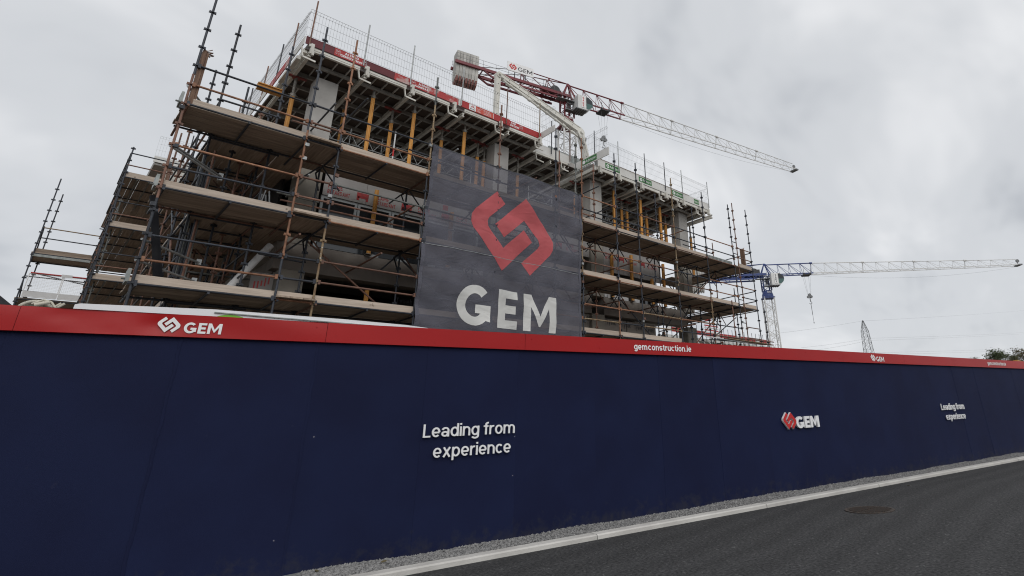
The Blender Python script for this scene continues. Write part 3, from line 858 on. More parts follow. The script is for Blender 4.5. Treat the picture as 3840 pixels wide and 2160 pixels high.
for li, z in enumerate(LIFT):
    for i in range(len(XS) - 1):
        xa, xb = XS[i], XS[i + 1]
        hid = xa > 6 and xb < 12.6
        m = fixed.get((i, li), rng.choice(LEDM))
        tube('ledger', (xa + 0.03, Y0 - 0.02, z), (xb - 0.03, Y0 - 0.02, z), TR, m, fs)
        box('coupler', (xa + 0.045, Y0 - 0.015, z + 0.01), (0.05, 0.06, 0.11), m, fs)
        box('coupler', (xb - 0.045, Y0 - 0.015, z + 0.01), (0.05, 0.06, 0.11), m, fs)
        tube('ledger', (xa, YI, z - 0.02), (xb, YI, z - 0.02), TR, rng.choice(['tube_dark', 'tube_rust', 'tube_dark']), fs)
        if i == 8 and li == 3:
            pass
        g = rails.get((i, li), (rng.choice(LEDM), rng.choice(LEDM)))
        if li > 0:
            for gz_, gm in ((1.0, g[0]), (0.5, g[1])):
                if i == 8 and li == 1 and gz_ == 9: continue
                tube('guard_rail', (xa + 0.02, Y0 + 0.01 + rng.uniform(-.01, .01), z + gz_ + rng.uniform(-.01, .01)), (xb - 0.02, Y0 + 0.01, z + gz_ + rng.uniform(-.01, .01)), TR * (1.0 if xb - xa > 1 else 1.1), gm, fs)
                box('coupler', (xa + 0.05, Y0, z + gz_), (0.055, 0.07, 0.10), gm, fs)
                box('coupler', (xb - 0.05, Y0, z + gz_), (0.055, 0.07, 0.10), gm, fs)
        # boards
        narrow = xb - xa < 1.4
        if li == 0 or (li == 1 and i >= 9): continue
        if narrow and i in (1,):
            n = 3
            for k in range(n):
                w = (xb - xa) / n
                box('scaffold_board', (xa + w * (k + 0.5), (Y0 + YI) / 2 + 0.2, z + 0.045), (w - 0.008, YI - Y0 + 0.75, 0.038), 'wood_y', fs)
        else:
            for k in range(NB):
                w = (YI - Y0 - 0.02) / NB
                box('scaffold_board', ((xa + xb) / 2 + rng.uniform(-.02, .02), Y0 + 0.05 + w * (k + 0.5), z + 0.045 + rng.uniform(-.003, .003)), (xb - xa + 0.06, w - 0.016, 0.038), 'wood_x', fs)
            for k in range(2):
                if xa > 2.9:
                    box('inside_board', ((xa + xb) / 2, YI + 0.17 + 0.24 * k, z + 0.04), (xb - xa + 0.04, 0.225, 0.038), 'wood_x', fs)
        # toe board
        if i == 10 and li == 3:
            tb = MB(); xs_, z_ = xa + 0.06, z + 0.075
            tb.box(((xa + xb) / 2 - 0.05, Y0 + 0.05, z + 0.12), (xb - xa - 0.15, 0.012, 0.16))
            tb.build('toe_board', 'metal_board', fs)
            for k in range(18):
                bb = MB(); px = xa + 0.15 + k * 0.11
                for zz_ in (0.08, 0.12, 0.16):
                    bb.tube((px, Y0 + 0.045, z + zz_), (px, Y0 + 0.035, z + zz_), 0.022, 8)
                bb.build('toe_board_dimple', 'tube_grey', fs)
        elif not (i == 8 and li == 1 and False):
            dz = rng.uniform(-.006, .006); tilt = rng.uniform(-.004, .004)
            box('toe_board', ((xa + xb) / 2 + rng.uniform(0, .04), Y0 + 0.055 + 0.02 * (i % 2), z + 0.098 + dz), (xb - xa + 0.05, 0.036, 0.198), 'wood_toe', fs, Matrix.Rotation(tilt, 3, 'Y'))
    # metal deck packers seen from below
    for i, xa in enumerate(XS):
        if li == 0: continue
        tube('transom', (xa + 0.05, Y0 - 0.06, z - 0.03), (xa + 0.05, YI + 0.55, z - 0.03), TR, 'tube_rust' if (i + li) % 3 == 0 else 'tube_dark', fs)
        if i < len(XS) - 1 and XS[i + 1] - xa > 1.6:
            tube('transom', ((xa + XS[i + 1]) / 2, Y0 - 0.04, z - 0.03), ((xa + XS[i + 1]) / 2, YI + 0.1, z - 0.03), TR, 'tube_dark', fs)
        # hop-up bracket struts under the inside boards
        if xa > 4:
            tube('bracket_strut', (xa + 0.03, YI, z - 0.75), (xa + 0.03, YI + 0.5, z - 0.06), 0.02, 'tube_dark', fs)
            tube('bracket_strut', (xa + 0.55, YI + 0.02, z - 0.62), (xa + 0.05, YI + 0.02, z - 0.06), 0.02, 'tube_rust' if li == 2 else 'tube_dark', fs)
            tube('bracket_strut', (xa - 0.5, YI + 0.02, z - 0.62), (xa - 0.02, YI + 0.02, z - 0.06), 0.02, 'tube_dark', fs)
    # bay at the right-hand end
    if li in (2, 3):
        tube('ledger', (22.81, Y0, z - 0.01), (24.0, Y0, z - 0.01), TR, 'tube_dark', fs)
        box('toe_board', (23.42, Y0 + 0.05, z + 0.12), (1.18, 0.036, 0.21), 'wood_toe', fs)
        for k in range(4):
            box('scaffold_board', (23.2, Y0 + 0.12 + 0.235 * k, z + 0.045), (1.65, 0.225, 0.038), 'wood_x', fs)
        for gz_ in (0.5, 1.0):
            tube('guard_rail', (22.81, Y0 + 0.0, z + gz_), (24.05, Y0 + 0.0, z + gz_), TR, 'tube_rust' if li == 3 else ('tube_orange' if gz_ > .6 else 'tube_dark'), fs)
            tube('guard_rail', (24.04, Y0, z + gz_ - 0.04), (24.04, YI + 3.4, z + gz_ - 0.04), TR, 'tube_dark', fs)
    if li == 1:
        for gz_ in (0.5, 1.0):
            tube('guard_rail', (22.81, Y0, z + gz_ + 0.1), (24.05, Y0, z + gz_ + 0.1), TR, 'tube_rust', fs)
# inner rails, tie tubes to the columns and odd braces that fill the bays
rb = random.Random(77)
for li, z in enumerate(LIFT[1:], 1):
    for i in range(len(XS) - 1):
        xa, xb = XS[i], XS[i + 1]
        if xa < 3: continue
        if rb.random() < 0.75:
            zz_ = z + rb.choice((0.5, 0.95, 1.05, 1.3)); tube('inner_rail', (xa - 0.1, YI + 0.03, zz_), (xb + 0.1, YI + 0.03, zz_ + rb.uniform(-.02, .02)), TR, rb.choice(['tube_rust', 'tube_dark', 'tube_dark', 'tube_grey']), fs)
        if rb.random() < 0.55:
            x = rb.uniform(xa + 0.1, xb - 0.1); zz_ = z + rb.uniform(0.9, 1.7); tube('tie_tube', (x, Y0 + rb.uniform(-0.15, 0.5), zz_), (x + 0.03, 16.3, zz_), TR, rb.choice(['tube_galv', 'tube_rust', 'tube_dark']), fs)
        if rb.random() < 0.4 and xb - xa > 1.5 and li < 3:
            up = rb.random() < 0.5; tube('brace', (xa, YI + 0.06, z + (0.1 if up else 1.85)), (xb, YI + 0.06, z + (1.85 if up else 0.1)), TR, rb.choice(['tube_rust', 'tube_dark']), fs)
# swivel couplers left on the standards
for x in XS:
    for k in range(3):
        zz_ = rb.uniform(4.3, 10.8)
        box('coupler', (x + rb.choice((-0.04, 0.04)), Y0 - 0.03, zz_), (0.09, 0.07, 0.08), rb.choice(['tube_rust', 'tube_dark', 'tube_galv']), fs)
# short spreaders between the twin end standards
for z in (5.5, 6.6, 7.25, 8.9, 9.5):
    tube('spreader', (22.42, Y0, z), (22.81, Y0, z), 0.02, 'tube_dark', fs)
# raking braces on the lowest visible lift
tube('brace', (20.15, Y0 + 0.1, 4.4), (22.4, YI, 6.1), TR, 'tube_dark', fs)
tube('brace', (17.9, YI, 4.6), (20.1, YI + 0.9, 6.0), TR, 'tube_dark', fs)
tube('ledger', (3.41, YI, 7.0), (6.62, YI, 7.0), TR, 'tube_rust', fs)
tube('ledger', (4.3, YI + 0.1, 5.05), (12.4, YI + 0.1, 5.05), TR, 'tube_rust', fs)
tube('ledger', (3.2, YI + 0.05, 5.55), (4.2, YI + 0.05, 5.5), TR, 'tube_dark', fs)
# stop-end plate at the left end of each deck, with its clamp
for z in (4.3, 6.3, 8.3):
    box('stop_end', (0.94, Y0 + 0.18, z + 0.09), (0.05, 0.34, 0.26), 'metal_board', fs)
    tube('stop_end_bolt', (0.86, Y0 + 0.2, z + 0.05), (0.96, Y0 + 0.2, z + 0.05), 0.02, 'tube_grey', fs)
# short galvanised hand rails through the left end
for z in (8.74, 7.3, 7.24, 5.15, 4.72):
    tube('end_rail', (0.98, Y0 + 0.12, z), (2.15 if z < 8 else 1.72, YI + 0.1, z - 0.02), TR, 'tube_galv', fs)
    box('coupler', (2.12 if z < 8 else 1.72, YI + 0.1, z), (0.09, 0.09, 0.12), 'tube_galv', fs)
tube('guard_rail', (1.75, YI, 9.24), (2.9, YI, 9.24), TR, 'tube_dark', fs)

# bundle of spare tubes leaning upright inside the left end
bun = thing('tube_bundle', 'dark bundle of upright steel tubes tied behind the left end of the front scaffold', 'tube bundle', (1.9, 16.4, 0))
rb = random.Random(5)
for k in range(11):
    x = 1.78 + 0.055 * (k % 5) + rb.uniform(0, 0.02); y = 15.75 + 0.30 * (k // 5) + rb.uniform(0, 0.14)
    tube('tube', (x, y, 0), (x + rb.uniform(-.04, .04), y + rb.uniform(-.05, .05), 8.1 - 0.2 * (k % 3)), TR * 1.05, ['tube_dark', 'tube_grey', 'tube_dark', 'tube_rust', 'tube_grey'][k % 5], bun)

# timber planks stood on end at both ends of the top deck
for xx, yy, z0, z1, lab in ((1.10, 14.17, 8.28, 9.72, 'weathered timber post with splintered top standing on the left end of the top deck'),
                            (23.78, 14.35, 8.32, 9.45, 'brown timber post with torn strap on the right end of the top deck')):
    t = thing('timber_post', lab, 'timber post', (xx, yy, z0), 'timber posts at the deck ends')
    box2('plank', (xx - 0.04, yy - 0.11, z0), (xx + 0.035, yy + 0.11, z1), 'wood_post', t)
    box2('plank', (xx + 0.04, yy - 0.10, z0), (xx + 0.08, yy + 0.10, z1 - 0.05), 'wood_post', t)
    b = MB()
    for k in range(6):
        p = Vector((xx + 0.02, yy - 0.09 + 0.035 * k, z1 - 0.02)); b.bar(p, p + Vector((0.10 + 0.03 * (k % 3), 0.02, 0.10 - 0.05 * (k % 4))), 0.03, 0.012)
    b.build('splinter', 'wood_post', t)

# black plastic sheet/rubbish chute hung on the left end
b = MB()
b.bar((0.95, 14.22, 6.10), (1.36, 14.28, 4.48), 0.075, 0.08); b.bar((1.00, 14.27, 6.02), (1.43, 14.33, 4.46), 0.06, 0.09)
tag(b.build('plastic_wrap', 'black_plastic'), 'long black plastic bundle hanging slanted at the left end of the front scaffold', 'plastic bundle')

# ------------------------------------------------------------------ side scaffold on the left return
sc = thing('side_scaffold', 'side scaffold running back along the left flank with decks seen from below', 'scaffold', (2.3, 20, 0))
YS = [15.25, 17.35, 19.75, 22.15, 24.55]
for y in YS[1:]:
    for x in (1.74, 2.98):
        standard(x, y, -0.1, 11.2 if x < 2 else 10.3, 'tube_dark' if (y > 18) ^ (x < 2) else 'tube_rust', sc)
for z in LIFT[1:]:
    for ya, yb in zip(YS, YS[1:]):
        for x, m in ((1.74, 'tube_dark'), (2.98, 'tube_rust')):
            tube('ledger', (x, ya, z - 0.01), (x, yb, z - 0.01), TR, m, sc)
        tube('guard_rail', (1.74, ya, z + 0.5), (1.74, yb, z + 0.5), TR, 'tube_rust', sc)
        tube('guard_rail', (1.74, ya, z + 1.0), (1.74, yb, z + 1.0), TR, 'tube_dark', sc)
        box('toe_board', (1.80, (ya + yb) / 2, z + 0.13), (0.036, yb - ya, 0.2), 'wood_toe', sc)
        for k in range(6):
            x = 1.80 + 0.232 * (k + 0.5)
            box('scaffold_board', (x, (ya + yb) / 2, z + 0.045 + random.uniform(-.004, .004)), (0.222, yb - ya + 0.03, 0.038), 'wood_y', sc)
        for k in range(3):
            box('inside_board', (3.20 + 0.232 * (k + 0.5), (ya + yb) / 2, z + 0.04), (0.222, yb - ya + 0.03, 0.038), 'wood_y', sc)
        for yy in (ya + 0.1, (ya + yb) / 2, yb - 0.15):
            tube('transom', (1.7, yy, z - 0.03), (3.2, yy, z - 0.03), TR, 'tube_dark', sc)
    # diagonal bracket struts and hop-up brackets
    for yy in (17.4, 18.0, 19.8):
        tube('bracket_strut', (2.98, yy, z - 0.9), (2.98, yy - 0.6, z - 0.06), 0.02, 'tube_dark', sc)
        tube('bracket_strut', (2.98, yy, z - 0.75), (2.35, yy, z - 0.06), 0.02, 'tube_rust', sc)
        tube('bracket_strut', (2.98, yy, z - 0.9), (3.5, yy, z - 0.06), 0.02, 'tube_rust', sc)
for x, y, z1, m in ((2.3, 15.9, 10.2, 'tube_dark'), (2.62, 16.5, 9.7, 'tube_rust'), (2.98, 16.3, 9.9, 'tube_dark'), (3.1, 18.5, 10.1, 'tube_grey'), (2.05, 17.4, 8.1, 'tube_dark'), (2.4, 18.4, 8.1, 'tube_rust')):
    standard(x, y, 3.0, z1, m, sc)
for z in (5.0, 5.6, 7.1, 7.7, 9.2):
    tube('ledger', (2.98, 15.25, z), (2.98, 22.2, z), TR, 'tube_rust' if z > 7.5 else 'tube_dark', sc)
    tube('tie_tube', (1.7, 17.4, z - 0.2), (3.7, 17.4, z - 0.2), TR, 'tube_grey', sc)
tube('brace', (1.74, 17.4, 6.3), (1.74, 19.7, 8.1), TR, 'tube_dark', sc); tube('brace', (1.74, 15.3, 4.3), (1.74, 17.3, 6.1), TR, 'tube_rust', sc)
# hanging white plastic downpipe and printed sheet beside it
tag(tube('plastic_pipe', (2.75, 15.75, 4.55), (3.55, 15.9, 5.98), 0.085, 'white_sheet', None, 16), 'white plastic pipe leaning slanted under the left decks', 'pipe')

# ------------------------------------------------------------------ scaffold on the wing further back
ws = thing('wing_scaffold', 'scaffold tower with three boarded decks on the wing behind the left end', 'scaffold', (1.5, 27, 0))
YW = 27.0
WX = [0.85, 3.2]
for x, z1, m in ((0.85, 12.3, 'tube_dark'), (3.2, 11.8, 'tube_dark')):
    standard(x, YW, -0.1, z1, m, ws)
    standard(x, YW + 1.3, -0.1, z1 - 0.4, 'tube_dark', ws)
    standard(x + 0.12, YW + 0.5, -0.1, z1 - 2, 'tube_grey', ws)
standard(0.85, YW + 2.6, -0.1, 10.9, 'tube_rust', ws); standard(0.88, YW + 3.8, -0.1, 9.4, 'tube_dark', ws)
for z in (5.05, 7.03, 9.03, 11.03):
    tube('ledger', (0.85, YW, z), (3.2, YW, z), TR, 'tube_dark', ws)
    tube('ledger', (0.85, YW + 1.3, z), (3.2, YW + 1.3, z), TR, 'tube_dark', ws)
    box('toe_board', (2.05, YW + 0.05, z + 0.13), (2.35, 0.036, 0.21), 'wood_toe', ws)
    for r in range(3):
        for k in range(10):
            box('scaffold_board', (0.98 + 0.228 * k, YW + 1.3 + 2.45 * r, z + 0.05 + random.uniform(-.004, .004)), (0.22, 2.44, 0.038), 'wood_y', ws)
        tube('transom', (0.85, YW + 2.5 * (r + 1), z - 0.02), (3.2, YW + 2.5 * (r + 1), z - 0.02), TR, 'tube_dark', ws)
    for yy in (0.0, 1.3, 2.6, 3.8):
        tube('transom', (0.85, YW + yy, z + 0.0), (0.85, YW + yy + 1.2, z), TR, 'tube_dark', ws)
    for xx in (1.25, 1.6, 2.0, 2.4, 2.8):
        tube('transom', (xx, YW, z - 0.03), (xx, YW + 3.8, z - 0.03), 0.02, 'tube_grey', ws)
    for g, m in ((0.5, 'tube_rust'), (1.0, 'tube_dark')):
        tube('guard_rail', (0.85, YW, z + g), (3.2, YW, z + g), TR, m, ws)
        tube('guard_rail', (0.85, YW, z + g), (0.85, YW + 3.8, z + g), TR, 'tube_dark', ws)

# ------------------------------------------------------------------ loading tower at the far left
ld = thing('loading_tower', 'dark tube loading tower at far left with mesh gate and two decks', 'scaffold', (0, 33.7, 0))
YL = 33.7
for x, y, z1 in ((-0.9, YL, 12.75), (1.2, YL, 9.2), (-0.71, YL + 1.6, 12.58), (1.2, YL + 1.6, 9.0)):
    standard(x, y, -0.1, z1, 'tube_dark', ld)
for z in (7.35, 9.3):
    for yy in (0, 1.6):
        tube('ledger', (-0.9, YL + yy, z), (1.2, YL + yy, z), TR, 'tube_dark', ld)
    for xx in (-0.9, 1.2):
        tube('transom', (xx, YL, z), (xx, YL + 1.6, z), TR, 'tube_dark', ld)
    for k in range(7):
        box('scaffold_board', (0.15, YL + 0.12 + 0.232 * k, z + 0.05), (2.2, 0.222, 0.04), 'wood_x', ld)
for z, m in ((10.0, 'tube_dark'), (10.45, 'tube_tan'), (8.65, 'tube_dark'), (8.0, 'tube_dark')):
    tube('guard_rail', (-0.9, YL + (1.6 if z < 9 else 0), z), (1.2, YL + (1.6 if z < 9 else 0), z - 0.02), TR, m, ld)
box('toe_board', (0.15, YL + 0.03, 9.45), (2.1, 0.036, 0.16), 'wood_x', ld)
box('metal_deck', (0.15, YL - 0.03, 9.22), (2.1, 0.05, 0.10), 'metal_board', ld)
tube('brace', (-0.75, YL + 0.8, 8.65), (1.2, YL, 8.15), TR, 'tube_dark', ld)
tube('brace', (-0.85, YL, 10.5), (-0.85, YL + 1.6, 9.4), TR, 'tube_dark', ld)
tube('brace', (-0.9, YL, 8.3), (-0.85, YL + 1.6, 7.6), TR, 'tube_dark', ld)
tube('brace', (-0.9, YL, 7.3), (-0.85, YL + 1.5, 5.2), TR, 'tube_dark', ld)
# white gate
gt = thing('mesh_gate', 'white mesh safety gate with red top rail on the far left loading tower', 'gate', (0.1, YL - 0.1, 7.45))
for xa, xb in ((-0.78, 0.22), (0.26, 1.1)):
    b = MB()
    for p, q in (((xa, 7.45), (xb, 7.45)), ((xa, 8.42), (xb, 8.42)), ((xa, 7.45), (xa, 8.42)), ((xb, 7.45), (xb, 8.42))):
        b.tube((p[0], YL - 0.1, p[1]), (q[0], YL - 0.1, q[1]), 0.018, 6)
    b.build('gate_frame', 'white_print', gt)
    b = MB()
    for k in range(1, 14):
        b.tube((xa + (xb - xa) * k / 14, YL - 0.1, 7.7), (xa + (xb - xa) * k / 14, YL - 0.1, 8.42), 0.004, 4)
    for k in range(12):
        b.tube((xa, YL - 0.1, 7.7 + k * 0.06), (xb, YL - 0.1, 7.7 + k * 0.06), 0.004, 4)
    b.build('wire_mesh', 'white_print', gt)
    box2('kick_plate', (xa, YL - 0.12, 7.47), (xb, YL - 0.105, 7.68), 'white_sheet', gt)
tube('top_rail', (-0.75, YL - 0.12, 8.45), (1.15, YL - 0.12, 8.45), 0.028, 'red_board', gt)
box2('sign_plate', (0.16, YL - 0.16, 8.38), (0.5, YL - 0.15, 8.50), 'white_sheet', gt)

# ------------------------------------------------------------------ scaffold on the right return
rs = thing('end_scaffold', 'scaffold with short decks wrapping the right end of the building', 'scaffold', (23.2, 17, 0))
for y in (YI, 17.0, 18.6):
    for x, m in ((22.42, 'tube_dark'), (24.02, 'tube_dark')):
        if y > YI or x > 23:
            standard(x, y, -0.1, 7.3 if y > 16 else 7.6, m, rs)
for z in (4.225, 6.24, 8.24):
    for k in range(6):
        x = 22.5 + 0.24 * (k + 0.5)
        if z > 5:
            box('scaffold_board', (x, 16.7, z + 0.045), (0.23, 3.9, 0.038), 'wood_y', rs)
    for y in (YI, 16.2, 17.4, 18.5):
        tube('transom', (22.3, y, z - 0.02), (24.1, y, z - 0.02), TR, 'tube_dark', rs)
    for x in (22.42, 24.02):
        tube('ledger', (x, Y0, z - 0.02), (x, 18.7, z - 0.02), TR, 'tube_dark', rs)
for z in (8.24,):
    for k in range(5):
        box('scaffold_board', (21.9, 16.9 + 0.24 * k, z - 0.2), (2.0, 0.23, 0.038), 'wood_x', rs)
for x, y in ((21.2, 16.4), (22.2, 17.8)):
    standard(x, y, -0.1, 8.0, 'tube_dark', rs)
for z in (5.0, 7.2, 6.7):
    tube('guard_rail', (20.6, 18.4, z), (24.1, 18.4, z), TR, 'tube_dark', rs)
    tube('guard_rail', (22.4, YI, z - 0.3), (22.4, 18.6, z - 0.3), TR, 'tube_dark', rs)
for (a, bq) in (((22.42, 17, 7.2), (22.42, 15.3, 8.1)), ((24, 17, 5.2), (24, 15.3, 6.1)), ((22.42, 18.6, 5.2), (22.42, 16.9, 6.1)), ((21.0, 16.2, 6.6), (21.6, 17.6, 7.9))):
    tube('brace', a, bq, TR, 'tube_dark', rs)

# loose tubes stored on the low right lift
st = thing('tube_stack', 'low stack of loose scaffold tubes lying along the right end above the hoarding', 'tube stack', (22, 13.7, 4.3))
rb = random.Random(9)
for k in range(9):
    y = 13.62 + 0.08 * (k % 4); z = 4.52 + 0.07 * (k // 4) + rb.uniform(0, .02)
    x0 = 19.0 + rb.uniform(0, 2.0)
    tube('tube', (x0, y, z - 0.03), (x0 + rb.uniform(3.0, 4.6), y + rb.uniform(-.1, .1), z + rb.uniform(-.05, .03)), TR, ['tube_galv', 'tube_rust', 'tube_dark', 'tube_grey', 'tube_tan', 'tube_rust', 'white_sheet'][k % 7], st)
#=BANNER=
# ------------------------------------------------------------------ the company banner
YB = Y0 - 0.10
bn = thing('banner', 'large dark translucent company banner with red emblem hung on the scaffold', 'banner', (9.4, YB, 3.5))
NXB, NZB = 72, 80
LX = [(3.4, 6.56), (6.2, 6.60), (9.2, 6.64)]


def lerp_tab(tab, t):
    for (a, va), (b_, vb) in zip(tab, tab[1:]):
        if t <= b_: return va + (vb - va) * (t - a) / (b_ - a)
    return tab[-1][1]


TOP = [(0, 9.22), (0.06, 9.15), (0.17, 9.20), (0.37, 9.17), (0.6, 9.215), (0.8, 9.19), (0.93, 9.22), (0.97, 9.17), (1.0, 9.02)]
RXB = [(3.3, 12.38), (5.0, 12.36), (6.2, 12.36), (8.0, 12.40), (9.1, 12.36)]


def bdepth(x, z):
    d = 0.03 * sin(x * 2.3 + z * 0.8) + 0.016 * sin(z * 5.1 + x * 1.2 + sin(x * 2)) + 0.010 * sin(x * 9.0 - z * 3.0) + 0.012 * sin(x * 3.7 + z * 6.3 + 2 * sin(z * 1.3))
    d += 0.03 * math.exp(-((x - 6.62) / 0.5) ** 2) * sin(z * 7.0 + x * 4) + 0.03 * math.exp(-((x - 12.35) / 0.5) ** 2) * sin(z * 6.1 - x * 3)
    d += 0.05 * math.exp(-((z - 8.85 - 0.12 * sin(x * 2.0)) / 0.09) ** 2) * sin(x * 3.1)
    d += 0.02 * math.exp(-((z - 8.4 + 0.25 * (x - 6.6)) / 0.15) ** 2)
    return d


vs = []
for j in range(NZB + 1):
    for i in range(NXB + 1):
        u, w = i / NXB, j / NZB
        zt = lerp_tab(TOP, u); z = 3.3 + (zt - 3.3) * w
        xl, xr = lerp_tab(LX, z), lerp_tab(RXB, z)
        x = xl + (xr - xl) * u
        vs.append((x, YB + bdepth(x, z), z))
b = MB()
b.add(vs, [(j * (NXB + 1) + i, j * (NXB + 1) + i + 1, (j + 1) * (NXB + 1) + i + 1, (j + 1) * (NXB + 1) + i) for j in range(NZB) for i in range(NXB)], True)
b.build('fabric', 'banner_mesh', bn)


def drape(verts, faces, name, m, off=0.006, cut=0.12):
    """lay a flat outline (x, z) on the cloth: split it fine, then push every point to the cloth's depth"""
    bm = bmesh.new()
    vv = [bm.verts.new((x, 0, z)) for x, z in verts]
    for f in faces:
        try: bm.faces.new([vv[k] for k in f])
        except ValueError: pass
    xs = [v[0] for v in verts]; zs = [v[1] for v in verts]
    for ax, lo, hi in ((0, min(xs), max(xs)), (2, min(zs), max(zs))):
        t = lo + cut
        while t < hi:
            co = [0, 0, 0]; co[ax] = t; no = [0, 0, 0]; no[ax] = 1
            bmesh.ops.bisect_plane(bm, geom=bm.verts[:] + bm.edges[:] + bm.faces[:], plane_co=co, plane_no=no)
            t += cut
    for v in bm.verts:
        v.co.y = YB + bdepth(v.co.x, v.co.z) - off
    bmesh.ops.recalc_face_normals(bm, faces=bm.faces)
    me = bpy.data.meshes.new(name); bm.to_mesh(me); bm.free()
    me.polygons.foreach_set('use_smooth', [True] * len(me.polygons))
    me.materials.append(MATS[m])
    return put(bpy.data.objects.new(name, me), bn)


for P in (_LL, _LR):
    drape(P, [tuple(range(len(P)))], 'printed_emblem_half', 'banner_red')
g, gw = glyphs('GEM', 0.215, 0.19)
for ch, items in g:
    for k, (gv, gf, ge) in enumerate(items):
        drape([(7.76 + v.x * 3.48 / gw, 4.075 + v.y * 1.14) for v in gv], gf, 'printed_letter' if k == 0 else 'printed_letter_bar', 'banner_white', 0.006 + 0.002 * k)
# seam, hems and ties
for zz_ in (6.19,):
    b = MB()
    for i in range(48):
        xa = 6.61 + 5.74 * i / 48; xb = 6.61 + 5.74 * (i + 1) / 48
        b.bar((xa, YB + bdepth(xa, zz_) - 0.008, zz_), (xb, YB + bdepth(xb, zz_) - 0.008, zz_), 0.004, 0.013)
    b.build('seam', 'tube_galv', bn)
for tab, sg in ((LX, 1), (RXB, -1)):
    b = MB()
    for j in range(40):
        za, zb_ = 3.3 + 5.85 * j / 40, 3.3 + 5.85 * (j + 1) / 40
        xa, xb = lerp_tab(tab, za), lerp_tab(tab, zb_)
        b.bar((xa + 0.05 * sg, YB + bdepth(xa, za) - 0.006, za), (xb + 0.05 * sg, YB + bdepth(xb, zb_) - 0.006, zb_), 0.10, 0.003, (0, 1, 0))
    b.build('hem', 'banner_mesh', bn)
b = MB()
for i in range(60):
    ua, ub = i / 60, (i + 1) / 60
    xa, xb = 6.64 + 5.72 * ua, 6.64 + 5.72 * ub
    za, zb_ = lerp_tab(TOP, ua), lerp_tab(TOP, ub)
    b.tube((xa, YB + bdepth(xa, za), za + 0.005), (xb, YB + bdepth(xb, zb_), zb_ + 0.005), 0.008, 5)
b.build('top_rope', 'hose_dark', bn)
b = MB()
for z in [3.8 + 0.45 * k for k in range(12)]:
    b.tube((6.60, YB + 0.01, z), (6.62, Y0, z + 0.02), 0.006, 4); b.tube((12.36, YB + 0.01, z), (12.5, Y0, z + 0.02), 0.006, 4)
b.build('tie', 'hose_dark', bn)
box2('patch', (7.10, YB - 0.004 + bdepth(7.1, 7.2), 7.26), (7.26, YB - 0.001 + bdepth(7.1, 7.2), 7.42), 'salmon_print', bn)
#=BUILDING=
# ------------------------------------------------------------------ concrete frame
bd = thing('building', 'unfinished concrete building frame with columns, wrapped walls and open storeys', 'building', (12, 18, 0))
BX0, BX1 = 3.75, 22.05
CY0, CY1 = 16.2, 16.75
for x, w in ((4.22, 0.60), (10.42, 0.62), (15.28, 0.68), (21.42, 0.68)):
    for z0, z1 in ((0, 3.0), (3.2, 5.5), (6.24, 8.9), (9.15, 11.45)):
        box2('column', (x - w / 2, CY0, z0), (x + w / 2, CY1, z1), 'concrete' if z0 > 9 else 'concrete_shaded', bd)
for x in (4.3, 10.4, 15.3, 21.4):
    for z0, z1 in ((6.24, 8.9), (9.15, 11.45)):
        box2('column', (x - 0.3, 21.0, z0), (x + 0.3, 21.5, z1), 'concrete', bd)
# slabs
box2('floor_slab', (BX0, 16.0, 3.0), (BX1, 24, 3.2), 'concrete', bd)
box2('floor_slab', (BX0, 16.9, 6.0), (21.95, 24, 6.2), 'concrete', bd)
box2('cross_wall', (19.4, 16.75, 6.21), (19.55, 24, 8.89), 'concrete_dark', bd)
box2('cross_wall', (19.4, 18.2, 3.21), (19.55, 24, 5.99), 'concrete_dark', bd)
box2('floor_slab', (BX0, 16.0, 8.9), (22.05, 16.85, 9.15), 'concrete', bd)
box2('floor_slab', (BX0, 16.85, 8.9), (19.4, 24, 9.15), 'concrete', bd)
# edge beams between the first and second lift
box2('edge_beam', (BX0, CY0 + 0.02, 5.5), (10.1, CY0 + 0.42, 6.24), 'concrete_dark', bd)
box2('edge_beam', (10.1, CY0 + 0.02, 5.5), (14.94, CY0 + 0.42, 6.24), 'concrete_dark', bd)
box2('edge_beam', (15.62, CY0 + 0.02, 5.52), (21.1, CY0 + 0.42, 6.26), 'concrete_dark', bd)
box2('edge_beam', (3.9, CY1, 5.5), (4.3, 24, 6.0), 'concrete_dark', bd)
# ground storey: dark openings, wrapped panels
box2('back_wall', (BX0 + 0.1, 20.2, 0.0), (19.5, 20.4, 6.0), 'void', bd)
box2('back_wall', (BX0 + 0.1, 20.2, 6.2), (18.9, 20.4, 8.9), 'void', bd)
for xa, xb in ((3.8, 10.1), (10.75, 14.9)):
    box2('wrapped_panel', (xa, 16.35, 3.2), (xb, 16.45, 4.92), 'black_wrap', bd)
for xa, xb in ((15.65, 17.0), (17.05, 18.9)):
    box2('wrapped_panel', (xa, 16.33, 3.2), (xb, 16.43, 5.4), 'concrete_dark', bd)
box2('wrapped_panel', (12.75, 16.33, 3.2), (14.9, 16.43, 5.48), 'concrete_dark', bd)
for xx, zz_ in ((14.35, 5.22), (15.85, 5.17), (16.75, 5.13), (17.5, 5.10), (18.25, 5.06), (7.1, 4.98)):
    text('wrap_lettering', 'Tyvek', (xx, 16.325, zz_), X3, Z3, 0.52, 0.19, 'black_print', bd, bold=0.16)
